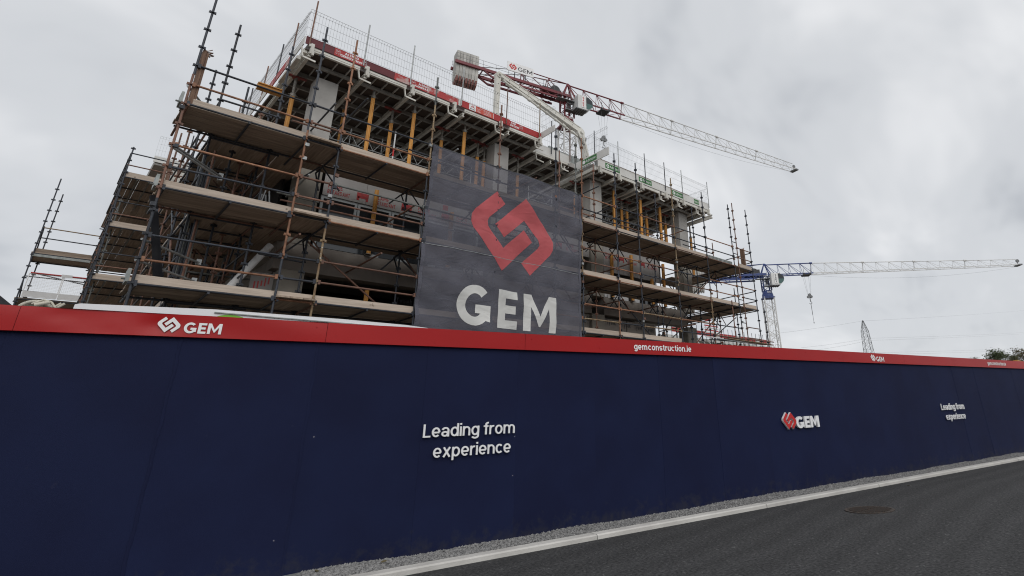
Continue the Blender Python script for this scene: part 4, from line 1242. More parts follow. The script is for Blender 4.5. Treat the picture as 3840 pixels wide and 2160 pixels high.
# second storey, left bay: windows under printed sheathing
for i, xa in enumerate((4.62, 5.64, 6.66, 7.68, 8.70)):
    xb = xa + 1.0
    f = MB()
    for p, q in (((xa, 7.74), (xb, 7.82)), ((xa, 6.26), (xb, 6.34)), ((xa, 6.34), (xa + 0.07, 7.74)), ((xb - 0.07, 6.34), (xb, 7.74)), ((xa + 0.07, 7.08), (xb - 0.07, 7.13))):
        f.box2((p[0], 16.30, p[1 - 0] if False else p[1]), (q[0], 16.38, q[1]))
    wf = f.build('window', 'window_frame', bd)
    box2('pane', (xa + 0.07, 16.33, 7.13), (xb - 0.07, 16.345, 7.74), 'glass_dark', wf)
    box2('pane', (xa + 0.07, 16.33, 6.34), (xb - 0.07, 16.345, 7.08), 'glass_dark', wf)


def sheath(x0, x1, z0, z1, lift=0.0):
    x = x0
    while x < x1 - 0.05:
        xe = min(x + 1.2, x1)
        o = box2('sheathing_board', (x + 0.004, 16.27, z0), (xe - 0.004, 16.29, z1), 'sheathing', bd)
        x += 1.2
    z0 += lift
    x = x0 + 0.12; k = 0
    while x < x1 - 0.5:
        if k % 2 == 0:
            text('print', 'FLAME', (x, 16.268, z0 + 0.24), X3, Z3, 0.40, 0.13, 'dark_red_print', bd, bold=0.17)
            text('print', 'RETARDANT', (x, 16.268, z0 + 0.07), X3, Z3, 0.62, 0.13, 'dark_red_print', bd, bold=0.17)
            x += 0.80
        else:
            b = MB()
            b.box((x + 0.18, 16.267, z0 + 0.26), (0.34, 0.002, 0.13)); b.box((x + 0.05, 16.267, z0 + 0.14), (0.08, 0.002, 0.12)); b.box((x + 0.31, 16.267, z0 + 0.14), (0.07, 0.002, 0.12)); b.box((x + 0.16, 16.267, z0 + 0.175), (0.24, 0.002, 0.05))
            b.build('print', 'dark_red_print', bd)
            x += 0.56
        k += 1


sheath(4.62, 10.05, 7.83, 8.88)
sheath(10.8, 14.9, 7.83, 8.88)
sheath(15.7, 19.4, 7.4, 8.5, 0.48)
box2('opening_shade_sheet', (15.66, 16.9, 6.3), (19.3, 16.95, 7.4), 'void', bd)  # solid sheet, its near-black colour paints the shade inside the opening
box2('lining_panel', (15.75, 16.3, 6.3), (16.25, 16.36, 7.38), 'white_sheet', bd)
# strip of glazing just above the edge beam
for xa in (4.7, 5.3, 6.4, 7.3, 8.2, 9.2, 15.9, 16.6, 17.3, 18.2):
    box2('glazing_strip', (xa, 16.24, 6.262), (xa + random.uniform(0.45, 0.8), 16.262, 6.43), 'white_sheet' if random.random() < .6 else 'glass_dark', bd)
ld2 = thing('step_ladder', 'small aluminium step ladder standing open on the middle deck by the left corner', 'ladder', (3.3, 16.0, 6.3))
for xa, xb in ((3.02, 3.16), (3.42, 3.24)):
    for yy in (15.75, 16.05):
        b = MB(); b.bar((xa, yy, 6.3), (xb, yy, 7.35), 0.05, 0.025); b.build('rail', 'tube_galv', ld2)
for k in range(4):
    f = (k + 0.6) / 5
    b = MB(); b.bar((3.42 - 0.18 * f, 15.75, 6.3 + 1.05 * f), (3.42 - 0.18 * f, 16.05, 6.3 + 1.05 * f), 0.06, 0.02); b.build('tread', 'tube_galv', ld2)
# left flank
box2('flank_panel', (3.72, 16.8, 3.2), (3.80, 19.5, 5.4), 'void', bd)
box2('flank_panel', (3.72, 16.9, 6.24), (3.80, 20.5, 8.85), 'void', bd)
pn = box2('printed_sheet', (3.36, 16.3, 4.5), (3.86, 16.33, 5.35), 'sheathing', bd)
for k in range(5):
    box('print', (3.46 + 0.075 * k, 16.297, 5.0 + 0.04 * k), (0.03, 0.003, 0.22 - 0.04 * (k % 3)), 'red_board', pn)

# ------------------------------------------------------------------ formwork decks
def deck(name, label, x0, x1, y0, y1, zs, beams, board_m, px, pyz=0.0):
    t = thing(name, label, 'formwork', ((x0 + x1) / 2, (y0 + y1) / 2, zs))
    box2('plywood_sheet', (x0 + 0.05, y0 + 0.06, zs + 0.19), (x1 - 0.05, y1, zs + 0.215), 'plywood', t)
    box2('concrete_slab', (x0 + 0.1, y0 + 0.1, zs + 0.22), (x1 - 0.1, y1, zs + 0.44), 'concrete', t)
    for x in beams:
        b = MB()
        b.box2((x - 0.045, y0 - 0.04, zs - 0.06), (x + 0.045, y1, zs - 0.035)); b.box2((x - 0.018, y0 - 0.03, zs - 0.035), (x + 0.018, y1, zs + 0.06)); b.box2((x - 0.045, y0 - 0.03, zs + 0.06), (x + 0.045, y1, zs + 0.085))
        b.build('main_beam', 'cream_steel', t)
    # cross beams and ribs per bay
    sb = sorted(beams)
    for xa, xb in zip(sb, sb[1:]):
        if xb - xa < 0.5: continue
        y = y0 + 0.55
        while y < y1:
            b = MB(); b.box2((xa + 0.05, y - 0.03, zs + 0.03), (xb - 0.05, y + 0.03, zs + 0.15))
            for q in range(int((xb - xa) / 0.35)):
                b.box((xa + 0.2 + 0.35 * q, y - 0.032, zs + 0.09), (0.05, 0.006, 0.03))
            b.build('cross_beam', 'steel_beam_grey', t)
            y += 0.74
        n = max(2, int((xb - xa) / 0.32))
        for k in range(1, n):
            xx = xa + (xb - xa) * k / n
            box2('rib', (xx - 0.013, y0 + 0.08, zs + 0.125), (xx + 0.013, y1, zs + 0.188), 'alu_rib', t)
    return t


RB = [3.44, 5.0, 6.44, 7.95, 8.33, 9.82, 10.2, 11.62]
d1 = deck('formwork_deck', 'slab formwork with red edge boards over the left half of the building', 3.28, 11.75, 15.5, 24, 11.60, RB, 'red', None)
# front white beams and brackets
for xa, xb in ((3.5, 4.82), (5.02, 6.28), (6.5, 7.8), (8.38, 9.72), (10.25, 11.6)):
    b = MB(); b.box2((xa, 15.47, 11.745), (xb, 15.55, 11.875)); b.box2((xa + 0.02, 15.46, 11.80), (xb - 0.02, 15.475, 11.82))
    b.build('edge_beam', 'cream_steel', d1)
for x in RB:
    if x in (8.33, 10.2): continue
    for dx in (-0.11,):
        b = MB(); b.bar((x + dx - 0.12, 15.46, 11.76), (x + dx - 0.06, 15.46, 11.46), 0.06, 0.03); b.bar((x + dx - 0.06, 15.46, 11.46), (x + dx + 0.28, 15.44, 11.42), 0.03, 0.05)
        b.build('corner_bracket', 'cream_steel', d1)
    b = MB(); b.box((x + 0.02, 15.44, 11.78), (0.09, 0.10, 0.34)); b.box((x + 0.05, 15.40, 11.62), (0.06, 0.08, 0.12)); b.box((x - 0.05, 15.40, 11.86), (0.05, 0.06, 0.08))
    b.build('post_clamp', 'cream_steel', d1)
# red edge boards
for xa, xb, m in ((3.22, 4.32, 'maroon_board'), (4.32, 5.78, 'red_board'), (5.78, 7.30, 'maroon_board'), (7.30, 8.02, 'red_worn'), (8.02, 9.35, 'red_worn'), (9.35, 9.42, 'white_board')):
    pass
ZB0, ZB1, YE = 11.925, 12.185, 15.47
for xa, xb, m in ((3.28, 4.05, 'maroon_board'), (4.05, 4.95, 'red_board'), (4.95, 5.86, 'maroon_board'), (5.86, 6.36, 'red_worn'), (6.36, 6.95, 'red_board'), (6.95, 8.12, 'red_worn'), (8.12, 8.22, 'white_board'), (8.22, 10.25, 'red_board'), (10.26, 11.7, 'red_board')):
    box2('edge_board', (xa, YE, ZB0 - (0.0 if xa < 10.2 else 0.02)), (xb - 0.004, YE + 0.024, ZB1 - (0.0 if xa < 10.2 else 0.03)), m, d1)
YS_ = YE - 0.003
for x0, full in ((4.07, 1), (6.42, 0), (10.27, 2)):
    if full == 1:
        text('sign_lettering', 'ALTRAD', (x0 + 0.27, YS_, 12.075), X3, Z3, 0.40, 0.075, 'white_print', d1, bold=0.20, gap=0.07)
        text('sign_lettering', 'GENERATION', (x0 + 0.15, YS_, 11.965), X3, Z3, 0.62, 0.078, 'white_print', d1, bold=0.20, gap=0.07)
        lx = (x0 + 0.02, x0 + 0.79)
    elif full == 0:
        text('sign_lettering', 'ALTRAD', (x0 + 0.24, YS_, 12.075), X3, Z3, 0.34, 0.07, 'white_print', d1, bold=0.20, gap=0.07)
        text('sign_lettering', 'GENERAT', (x0 + 0.13, YS_, 11.97), X3, Z3, 0.45, 0.072, 'white_print', d1, bold=0.20, gap=0.07)
        lx = (x0 + 0.0,)
    else:
        text('sign_lettering', 'RAD', (x0 + 0.02, YS_, 12.05), X3, Z3, 0.22, 0.075, 'white_print', d1, bold=0.20, gap=0.07)
        text('sign_lettering', 'RATION', (x0 + 0.0, YS_, 11.94), X3, Z3, 0.38, 0.078, 'white_print', d1, bold=0.20, gap=0.07)
        lx = (x0 + 0.42,)
    for q in lx:
        b = MB()
        for a, c in (((q, 11.985), (q + 0.12, 11.985)), ((q, 12.13), (q + 0.12, 12.13)), ((q, 11.985), (q, 12.13)), ((q + 0.12, 11.985), (q + 0.12, 12.13)), ((q + 0.01, 12.02), (q + 0.11, 12.02))):
            b.bar((a[0], YS_, a[1]), (c[0], YS_, c[1]), 0.004, 0.010, (0, 1, 0))
        b.bar((q + 0.02, YS_, 12.10), (q + 0.06, YS_, 12.075), 0.004, 0.014); b.bar((q + 0.06, YS_, 12.075), (q + 0.10, YS_, 12.09), 0.004, 0.014)
        b.build('sign_logo', 'white_print', d1)
box2('sign_plate', (8.53, YS_ - 0.002, 11.935), (8.80, YS_, 12.165), 'white_print', d1)
b = MB(); b.bar((8.60, YS_ - 0.004, 12.04), (8.67, YS_ - 0.004, 12.13), 0.02, 0.004, (0, 1, 0)); b.bar((8.67, YS_ - 0.004, 12.13), (8.74, YS_ - 0.004, 12.04), 0.02, 0.004, (0, 1, 0)); b.bar((8.62, YS_ - 0.004, 12.07), (8.72, YS_ - 0.004, 12.07), 0.004, 0.016)
b.build('sign_logo', 'red_letter', d1)
text('sign_lettering', 'Altrad', (8.565, YS_ - 0.004, 11.965), X3, Z3, 0.20, 0.045, 'black_print', d1, bold=0.18)
box2('sign_plate', (8.80, YS_ - 0.002, 11.935), (9.52, YS_, 12.165), 'salmon_print', d1)
box2('sign_edge', (9.52, YS_ - 0.002, 11.935), (9.535, YS_, 12.165), 'white_print', d1)
for k, (l1, l2) in enumerate((('Accessories & Sales', ''), ('Dublin', '01 6011000'), ('Cork', '021 4866400'), ('Galway', '091 861710'))):
    z = 12.115 - 0.052 * k
    text('sign_lettering', l1, (8.84 if k else 8.95, YS_ - 0.004, z), X3, Z3, 0.16 if k == 1 else 0.13 if k == 2 else 0.17 if k == 3 else 0.42, 0.030, 'white_print', d1, bold=0.13)
    if l2: text('sign_lettering', l2, (9.12, YS_ - 0.004, z), X3, Z3, 0.30, 0.030, 'white_print', d1, bold=0.13)
# long white end board past the corner, left-side boards
box2('edge_board', (11.70, 14.62, 11.925), (11.73, 15.62, 12.19), 'white_board', d1)
for ya, yb, m in ((15.5, 16.7, 'white_board'), (16.7, 19.0, 'red_worn'), (19.0, 22.0, 'white_board')):
    box2('edge_board', (3.24, ya, 11.9), (3.265, yb, 12.18), m, d1)
b = MB(); b.box2((3.30, 15.6, 11.70), (3.40, 18.6, 11.84)); b.build('edge_beam', 'cream_steel', d1)
b = MB(); b.box2((3.20, 15.75, 11.52), (3.30, 17.4, 11.62)); b.build('edge_beam', 'cream_steel', d1)
# timber packers and bracket beams poking out on the left
b = MB(); b.box2((2.66, 17.0, 10.93), (3.28, 17.1, 11.05)); b.box2((2.66, 16.96, 11.05), (3.28, 17.14, 11.08)); b.box2((2.66, 16.96, 10.90), (3.28, 17.14, 10.93)); tag(b.build('timber_beam', 'prop_yellow'), 'yellow timber formwork beam poking out past the left corner under the roof slab', 'beam')
# reinforcement/hollow timbers on the slab edge
box2('timber_packer', (3.72, 15.62, 12.18), (4.4, 15.8, 12.30), 'wood_x', d1)
box2('timber_packer', (4.5, 15.60, 12.18), (8.2, 15.68, 12.215), 'wood_x', d1)

# recessed middle edge
d2 = deck('formwork_deck', 'recessed slab formwork with white edge board between the red and green marked decks', 11.78, 14.2, 16.15, 24, 11.45, [11.95, 12.7, 13.45, 14.05], 'white', None)
box2('edge_board', (11.80, 16.12, 11.72), (13.72, 16.145, 12.1), 'white_board', d2)
b = MB(); b.box2((11.8, 16.10, 11.62), (13.6, 16.2, 11.70)); b.build('edge_beam', 'cream_steel', d2)
for x in (12.0, 13.3):
    b = MB(); b.bar((x - 0.1, 16.08, 11.66), (x - 0.05, 16.08, 11.34), 0.06, 0.03); b.bar((x - 0.05, 16.08, 11.34), (x + 0.3, 16.06, 11.30), 0.03, 0.05); b.build('corner_bracket', 'cream_steel', d2)

# right block, white boards with green signs
GB = [14.52, 15.72, 17.19, 17.51, 18.93, 20.31, 21.83, 22.40]
d3 = deck('formwork_deck', 'slab formwork with white edge boards and green signs over the right half', 14.45, 22.85, 15.5, 22, 11.36, GB, 'white', None)
for xa, xb in ((14.75, 16.45), (16.45, 18.3), (18.3, 20.0), (20.0, 21.6), (21.6, 22.85)):
    box2('edge_board', (xa + 0.003, YE, 11.715), (xb, YE + 0.024, 12.08), 'white_board', d3)
for xa, xb in ((14.7, 15.9), (16.0, 17.2), (17.5, 18.85), (18.98, 20.3), (20.4, 21.9), (22.0, 22.8)):
    b = MB(); b.box2((xa, 15.48, 11.555), (xb, 15.56, 11.68)); b.build('edge_beam', 'cream_steel', d3)
for x in GB:
    if x == 17.51: continue
    b = MB(); b.box((x + 0.3, 15.43, 11.56), (0.10, 0.12, 0.30)); b.box((x + 0.36, 15.40, 11.42), (0.06, 0.08, 0.12)); b.build('post_clamp', 'cream_steel', d3)
    if x > 16:
        b = MB(); b.bar((x - 0.22, 15.44, 11.55), (x - 0.17, 15.44, 11.24), 0.06, 0.03); b.bar((x - 0.17, 15.44, 11.24), (x + 0.12, 15.42, 11.20), 0.03, 0.05); b.build('corner_bracket', 'cream_steel', d3)
for i, xa in enumerate((15.2, 17.35, 19.75)):
    box2('sign_plate', (xa, YS_ - 0.001, 11.78), (xa + 0.90, YS_ + 0.001, 12.03), 'green_print', d3)
    text('sign_lettering', 'Admore', (xa + 0.27, YS_ - 0.003, 11.845), X3, Z3, 0.56, 0.125, 'white_print', d3, bold=0.12)
    b = MB(); c = Vector((xa + 0.15, YS_ - 0.003, 11.90))
    b.prism([c + Vector((cos(t) * 0.085, 0, sin(t) * 0.085)) for t in [2 * pi * k / 20 for k in range(20)]], (0, -0.001, 0)); b.build('sign_logo', 'white_print', d3)
    b = MB(); b.prism([c + Vector(v) - Vector((0, .002, 0)) for v in ((-0.03, 0, -0.06), (0.055, 0, 0.0), (-0.03, 0, 0.06))], (0, -0.001, 0)); b.build('sign_logo', 'green_print', d3)
box2('sign_plate', (21.55, YS_ - 0.001, 11.78), (21.95, YS_ + 0.001, 12.03), 'green_print', d3)
text('sign_lettering', 'more', (21.58, YS_ - 0.003, 11.845), X3, Z3, 0.33, 0.125, 'white_print', d3, bold=0.12)
# overlong left return board with its own sign, running out past the corner
box2('edge_board', (14.36, 14.40, 11.73), (14.39, 16.95, 12.09), 'white_board', d3)
box2('sign_plate', (14.352, 15.12, 11.79), (14.358, 16.02, 12.05), 'green_print', d3)
text('sign_lettering', 'Admore', (14.349, 15.80, 11.855), (0, -1, 0), Z3, 0.62, 0.13, 'white_print', d3, bold=0.12)
b = MB(); c = Vector((14.349, 15.91, 11.915)); b.prism([c + Vector((0, cos(t) * 0.085, sin(t) * 0.085)) for t in [2 * pi * k / 20 for k in range(20)]], (-0.001, 0, 0)); b.build('sign_logo', 'white_print', d3)
box2('edge_board', (22.86, 15.5, 11.70), (22.885, 18.5, 12.08), 'white_board', d3)
b = MB(); b.box2((14.40, 15.3, 11.38), (14.50, 17.6, 11.53)); b.build('edge_beam', 'cream_steel', d3)
# cantilevered needle beam at the right end
b = MB(); b.box2((22.34, 15.0, 11.02), (22.42, 17.6, 11.06)); b.box2((22.36, 15.05, 11.06), (22.40, 17.6, 11.18)); b.box2((22.34, 15.0, 11.18), (22.42, 17.6, 11.22)); b.build('needle_beam', 'cream_steel', d3)
# starter-bar comb and timber along the slab edge
b = MB()
for k in range(72):
    b.box((15.0 + 0.088 * k, 15.58, 12.14), (0.035, 0.05, 0.10))
b.build('edge_spacer', 'wood_x', d3)
box2('edge_batten', (14.95, 15.60, 12.18), (21.3, 15.64, 12.20), 'wood_toe', d3)
# formwork for the stair core on the roof
co = thing('core_shutter', 'grey corrugated wall shutter standing on the roof slab behind the recess', 'wall shutter', (15.7, 18.5, 12.1))
for k in range(17):
    x = 14.45 + 0.16 * k
    b = MB(); b.box2((x, 18.47, 12.1), (x + 0.10, 18.55, 13.75 + 0.06 * (k < 3))); b.box2((x + 0.10, 18.51, 12.1), (x + 0.16, 18.55, 13.75)); b.build('shutter_panel', 'metal_board', co)
for k in range(3):
    x = 17.4 + 0.16 * k
    b = MB(); b.box2((x, 18.42, 12.1), (x + 0.10, 18.5, 14.35)); b.box2((x + 0.10, 18.46, 12.1), (x + 0.16, 18.5, 14.35)); b.build('shutter_panel', 'tube_grey', co)

# ------------------------------------------------------------------ wire guard fences
def fence(name, label, a, bq, posts, zt, zb, m='wire', rows=4, lean=0.0, step=0.085, post_m=('tube_galv',), pz=0.38):
    t = thing(name, label, 'guard fence', ((a[0] + bq[0]) / 2, (a[1] + bq[1]) / 2, zb))
    A, B = Vector((a[0], a[1], 0)), Vector((bq[0], bq[1], 0))
    L = (B - A).length; d = (B - A) / L
    n = Vector((d.y, -d.x, 0))
    edges = sorted(set([0.0, L] + [p for p in posts if 0.3 < p < L - 0.3]))
    for ea, eb in zip(edges, edges[1:]):
        b = MB(); k = int((eb - ea) / step)
        for i in range(k + 1):
            p = A + d * (ea + (eb - ea) * i / max(k, 1))
            b.tube((p.x, p.y, zb), (p.x, p.y, zt - 0.07), 0.0026, 3, caps=False)
            q = p + n * 0.05
            b.tube((p.x, p.y, zt - 0.07), (q.x, q.y, zt), 0.0026, 3, caps=False); b.tube((q.x, q.y, zt), (p.x - n.x * 0.03, p.y - n.y * 0.03, zt - 0.08), 0.0026, 3, caps=False)
        P, Q = A + d * ea, A + d * (eb - 0.01)
        for r in range(rows):
            z = zb + (zt - 0.07 - zb) * r / (rows - 1)
            b.tube((P.x, P.y, z), (Q.x, Q.y, z), 0.0035, 4, caps=False)
        b.tube((P.x + n.x * .05, P.y + n.y * .05, zt), (Q.x + n.x * .05, Q.y + n.y * .05, zt), 0.0045, 4, caps=False)
        b.build('wire_panel', m, t)
    for i, p in enumerate(posts):
        q = A + d * p - n * 0.0 + n * 0.03
        tube('post', (q.x, q.y, zb - 0.28), (q.x + lean, q.y, zt + pz), 0.021, post_m[i % len(post_m)], t, 8)
    return t


fence('guard_fence', 'wire mesh guard fence along the red edged roof front', (3.24, 15.44), (11.6, 15.44), [0.13, 1.64, 3.12, 4.96, 6.81, 8.34], 13.08, 12.19, post_m=('tube_rust', 'tube_galv', 'tube_galv', 'tube_galv', 'tube_rust', 'tube_tan'))
fence('guard_fence', 'receding wire guard fence on the left flank above red boards', (3.22, 15.46), (3.22, 23.5), [1.2, 2.6, 4.2, 6.0, 7.6], 13.05, 12.19, post_m=('tube_rust', 'tube_dark'), pz=0.3)
fence('guard_fence', 'wire guard fence along the white edge boards of the right roof', (14.5, 15.44), (22.8, 15.44), [0.02, 1.48, 3.26, 4.71, 6.06, 8.28], 13.05, 12.09, m='wire_galv', post_m=('tube_dark', 'tube_galv', 'tube_dark', 'tube_dark', 'tube_galv', 'tube_galv'), pz=0.28)
fence('guard_fence', 'wire guard fence projecting above the white end board beside the red deck', (11.72, 15.5), (11.72, 14.62), [], 13.0, 12.19, m='wire_galv')
fence('guard_fence', 'wire guard fence on the overlong green signed return board', (14.37, 16.9), (14.37, 14.42), [], 13.06, 12.09, m='wire_galv')
fence('guard_fence', 'wire guard fence set back along the recessed roof edge', (11.8, 16.1), (14.3, 16.1), [0.9, 1.9], 13.0, 12.1, m='wire_galv', post_m=('tube_dark', 'tube_rust'))
fence('guard_fence', 'wire guard fence turning the far right corner of the roof', (22.84, 15.46), (22.84, 18.5), [2.9], 13.02, 12.09, m='wire_galv')
fence('guard_fence', 'pale wire guard fence on the rear wing roof at left', (1.54, 27.2), (4.0, 27.2), [1.0], 13.1, 12.25, m='wire_galv', post_m=('tube_dark',), pz=0.4)

# rear wing at the left: slab edge with white boards and formwork below
wg = thing('rear_wing', 'rear wing of the building with white edged slab behind the left scaffold', 'building', (6, 30, 0))
for xa, xb in ((1.54, 2.35), (2.36, 4.2)):
    box2('edge_board', (xa, 27.25, 12.0), (xb, 27.28, 12.25), 'white_board', wg)
box2('roof_slab', (1.6, 27.3, 11.9), (12, 36, 12.2), 'concrete', wg)
box2('edge_beam', (2.0, 27.25, 11.35), (2.9, 27.6, 11.8), 'cream_steel', wg)
box2('edge_beam', (2.05, 27.2, 10.9), (2.8, 27.4, 11.2), 'cream_steel', wg)
for x in (2.1, 2.75):
    box2('column', (x - 0.06, 27.2, 9.2), (x + 0.06, 27.32, 11.9), 'wood_post', wg)
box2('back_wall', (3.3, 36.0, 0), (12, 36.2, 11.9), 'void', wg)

# ------------------------------------------------------------------ props under the slabs
def prop(x, y, ztop, zbot, split, cnt, head=True):
    """adjustable steel prop: yellow outer tube, steel inner tube, collar with handle, plate and head"""
    lab = cnt
    t = thing('steel_prop', lab, 'prop', (x, y, zbot), 'adjustable props under the roof formwork')
    b = MB(); b.tube((x, y, zbot), (x, y, split), 0.052, 10)
    for k in range(4):
        a = k * pi / 2 + 0.4
        b.box((x + cos(a) * 0.058, y + sin(a) * 0.058, (zbot + split) / 2), (0.022, 0.022, split - zbot))
    b.build('outer_tube', 'prop_yellow', t)
    if ztop - split > 0.05:
        b = MB(); b.tube((x, y, split), (x, y, ztop), 0.042, 10)
        for k in range(int((ztop - split) / 0.11)):
            b.tube((x - 0.046, y - 0.02, split + 0.08 + 0.11 * k), (x - 0.03, y - 0.045, split + 0.08 + 0.11 * k), 0.008, 5)
        b.build('inner_tube', 'prop_steel', t)
        b = MB(); b.tube((x, y, split - 0.05), (x, y, split + 0.05), 0.075, 12); b.tube((x - 0.13, y - 0.02, split), (x + 0.12, y - 0.03, split), 0.010, 6); b.build('collar', 'prop_steel', t)
    box('head_plate', (x, y, ztop + 0.01), (0.20, 0.16, 0.02), 'prop_red', t)
    if head:
        b = MB(); b.box((x, y, ztop + 0.05), (0.55, 0.08, 0.05)); b.build('head_fork', 'prop_red', t)
    box('base_plate', (x, y, zbot + 0.008), (0.18, 0.18, 0.016), 'prop_steel', t)


PL = [
    (3.52, 16.78, 10.9, 'thick yellow prop with grey top at the left corner under the red decks'),
    (5.13, 17.3, 11.35, 'yellow prop half hidden behind the orange standard right of the first concrete column'),
    (5.54, 16.1, 11.45, 'tall all yellow prop in the second red bay, right of the first column'),
    (6.4, 16.63, 11.05, 'yellow prop with short grey top below the beam end left of the banner'),
    (6.9, 16.1, 11.45, 'all yellow prop just above the top left corner of the banner'),
    (8.23, 16.69, 11.1, 'yellow prop with grey top above the banner, left of the tall yellow one'),
    (8.78, 16.1, 11.45, 'tall all yellow prop rising above the middle left of the banner'),
    (9.7, 16.71, 10.95, 'left one of two grey topped props beside the concrete column above the banner'),
    (10.03, 16.78, 10.9, 'right one of two grey topped props beside the concrete column above the banner'),
    (11.52, 16.72, 10.75, 'grey topped prop above the banner under the white recessed deck'),
    (14.59, 16.81, 10.75, 'prop with green grey top at the right corner of the banner'),
    (16.39, 16.2, 11.3, 'slim yellow prop close right of the column beside the banner'),
    (17.55, 16.86, 10.95, 'yellow prop with red smear, left one of the close pair in the right bays'),
    (17.92, 16.86, 10.9, 'plain yellow prop, right one of the close pair in the right bays'),
    (18.12, 16.15, 11.3, 'tall thick yellow prop under the middle green sign'),
    (19.29, 16.83, 10.95, 'yellow prop with long grey top under the middle right deck'),
    (19.59, 16.2, 11.3, 'tall thick yellow prop under the third green sign'),
    (20.73, 16.82, 10.9, 'yellow prop with grey top left of the last concrete column'),
    (22.85, 16.86, 10.55, 'lone prop with dark top outside the right end column'),
]
for x, y, sp, lab in PL:
    right = x > 14
    prop(x, y, (11.28 if right else 11.50) if sp < 11.2 else (11.45 if right else 11.68), 9.152 if x < 22 else 8.3, min(sp, 11.4), lab, head=sp < 11.2 or x in (5.54, 6.9, 8.78))
# props between floors
for x, z0, z1, lab in ((6.05, 6.25, 8.3, 'yellow prop in front of the printed sheathing and dark windows at left'), (8.55, 6.25, 8.2, 'short yellow prop beside the left edge of the banner'), (16.05, 6.25, 8.2, 'yellow prop before the white lining panel right of the banner'),
                       (17.27, 6.25, 8.33, 'yellow prop standing in the dark opening under the red printed boards'), (19.45, 6.25, 8.3, 'yellow prop at the end of the sheathed wall beside the open bay'), (18.6, 6.25, 7.45, 'half height yellow prop in the corner of the dark opening'),
                       (6.15, 3.22, 5.2, 'yellow prop in the lowest dark opening left of the banner'), (19.2, 3.22, 5.1, 'low yellow prop above the hoarding near the right column')):
    t = thing('steel_prop', lab, 'prop', (x, 16.15, z0), 'props between the lower floors')
    b = MB(); b.tube((x, 16.12, z0), (x, 16.12, z1), 0.055, 10)
    for k in range(4):
        a = k * pi / 2 + 0.5; b.box((x + cos(a) * .06, 16.12 + sin(a) * .06, (z0 + z1) / 2), (.024, .024, z1 - z0))
    b.build('outer_tube', 'prop_yellow', t)
    box('base_plate', (x, 16.12, z0 + 0.008), (0.18, 0.18, 0.016), 'prop_steel', t)

# aluminium bracing frames between the roof props
fr = thing('prop_frames', 'grey aluminium bracing frames linking the props on the top floor', 'bracing frames', (10, 16.9, 9.15))
rb = random.Random(21)
for xa, xb in ((4.6, 5.3), (5.3, 6.3), (6.3, 7.3), (7.3, 8.3), (8.3, 9.6), (15.9, 16.6), (16.6, 17.6), (17.9, 19.2), (19.3, 20.7), (12.2, 13.4)):
    for yy in (16.9,):
        b = MB()
        b.tube((xa, yy, 9.95), (xb, yy, 9.95), 0.02, 6); b.tube((xa, yy, 10.35), (xb, yy, 10.35), 0.02, 6); b.tube((xa, yy, 9.3), (xb, yy, 9.3), 0.02, 6)
        n = 4
        for k in range(n):
            x0, x1 = xa + (xb - xa) * k / n, xa + (xb - xa) * (k + 1) / n
            b.tube((x0, yy, 9.95 if k % 2 else 10.35), (x1, yy, 10.35 if k % 2 else 9.95), 0.014, 5)
        b.tube((xa, yy, 9.2), (xa, yy, 10.5), 0.024, 6); b.tube((xb, yy, 9.2), (xb, yy, 10.5), 0.024, 6)
        b.tube((xa, yy, 9.3), (xb, yy, 9.95), 0.014, 5)
        b.build('bracing_frame', 'tube_galv', fr)
t = thing('marker_post', 'white and red striped vertical post standing on the top deck beside the banner', 'marker post', (6.05, 15.3, 8.3))
for k in range(6):
    tube('post_section', (6.05, 15.28, 8.3 + 0.28 * k), (6.05, 15.28, 8.58 + 0.28 * k), 0.022, 'red_letter' if k == 3 else 'white_sheet', t, 8)
#=BACKGROUND=
# ------------------------------------------------------------------ concrete placing boom on the roof
bo = thing('placing_boom', 'folded cream concrete placing boom rising from the roof slab', 'placing boom', (18.6, 20, 12.2))


def boom_arm(pts, w0, w1, name='boom_arm'):
    b = MB()
    (xa, ya, za), (xb, yb, zb_) = pts
    a, c = Vector(pts[0]), Vector(pts[1])
    d = (c - a).normalized(); up = Vector((0, 1, 0)).cross(d).normalized()
    q = [a - up * w0 / 2, c - up * w1 / 2, c + up * w1 / 2, a + up * w0 / 2]
    b.prism([v + Vector((0, -0.10, 0)) for v in q], (0, 0.20, 0))
    for sg in (-1, 1):
        b.bar(a + up * sg * w0 * 0.46 + Vector((0, -0.11, 0)), c + up * sg * w1 * 0.46 + Vector((0, -0.11, 0)), 0.03, 0.035, up)
    o = b.build(name, 'boom_cream', bo)
    b = MB()
    for k in range(1, 9):
        p = a.lerp(c, k / 9) + Vector((0, -0.104, 0)); b.tube(p, p + Vector((0, -0.012, 0)), 0.022, 8)
    b.build('bolt', 'hose_dark', o)


boom_arm([(18.95, 20, 12.2), (17.75, 20, 16.45)], 0.42, 0.36)
boom_arm([(17.75, 20, 16.5), (12.5, 20.05, 17.70)], 0.34, 0.21)
boom_arm([(12.42, 20, 17.62), (12.44, 20, 12.6)], 0.22, 0.13)
b = MB()
for (c, r) in (((17.75, 16.38), 0.25), ((12.46, 17.60), 0.16), ((17.92, 16.0), 0.2)):
    b.tube((c[0], 19.86, c[1]), (c[0], 20.14, c[1]), r, 16)
    b.tube((c[0], 19.76, c[1]), (c[0], 20.24, c[1]), r * 0.4, 10)
b.build('pivot_joint', 'boom_cream', bo)
b = MB(); pa = Vector((17.55, 19.75, 15.90)); pb = Vector((12.75, 19.75, 17.20)); b.path([pa, pb, (12.6, 19.75, 17.3)], 0.055, 8); b.path([(17.7, 19.7, 16.1), (18.7, 19.7, 13.2)], 0.06, 8)
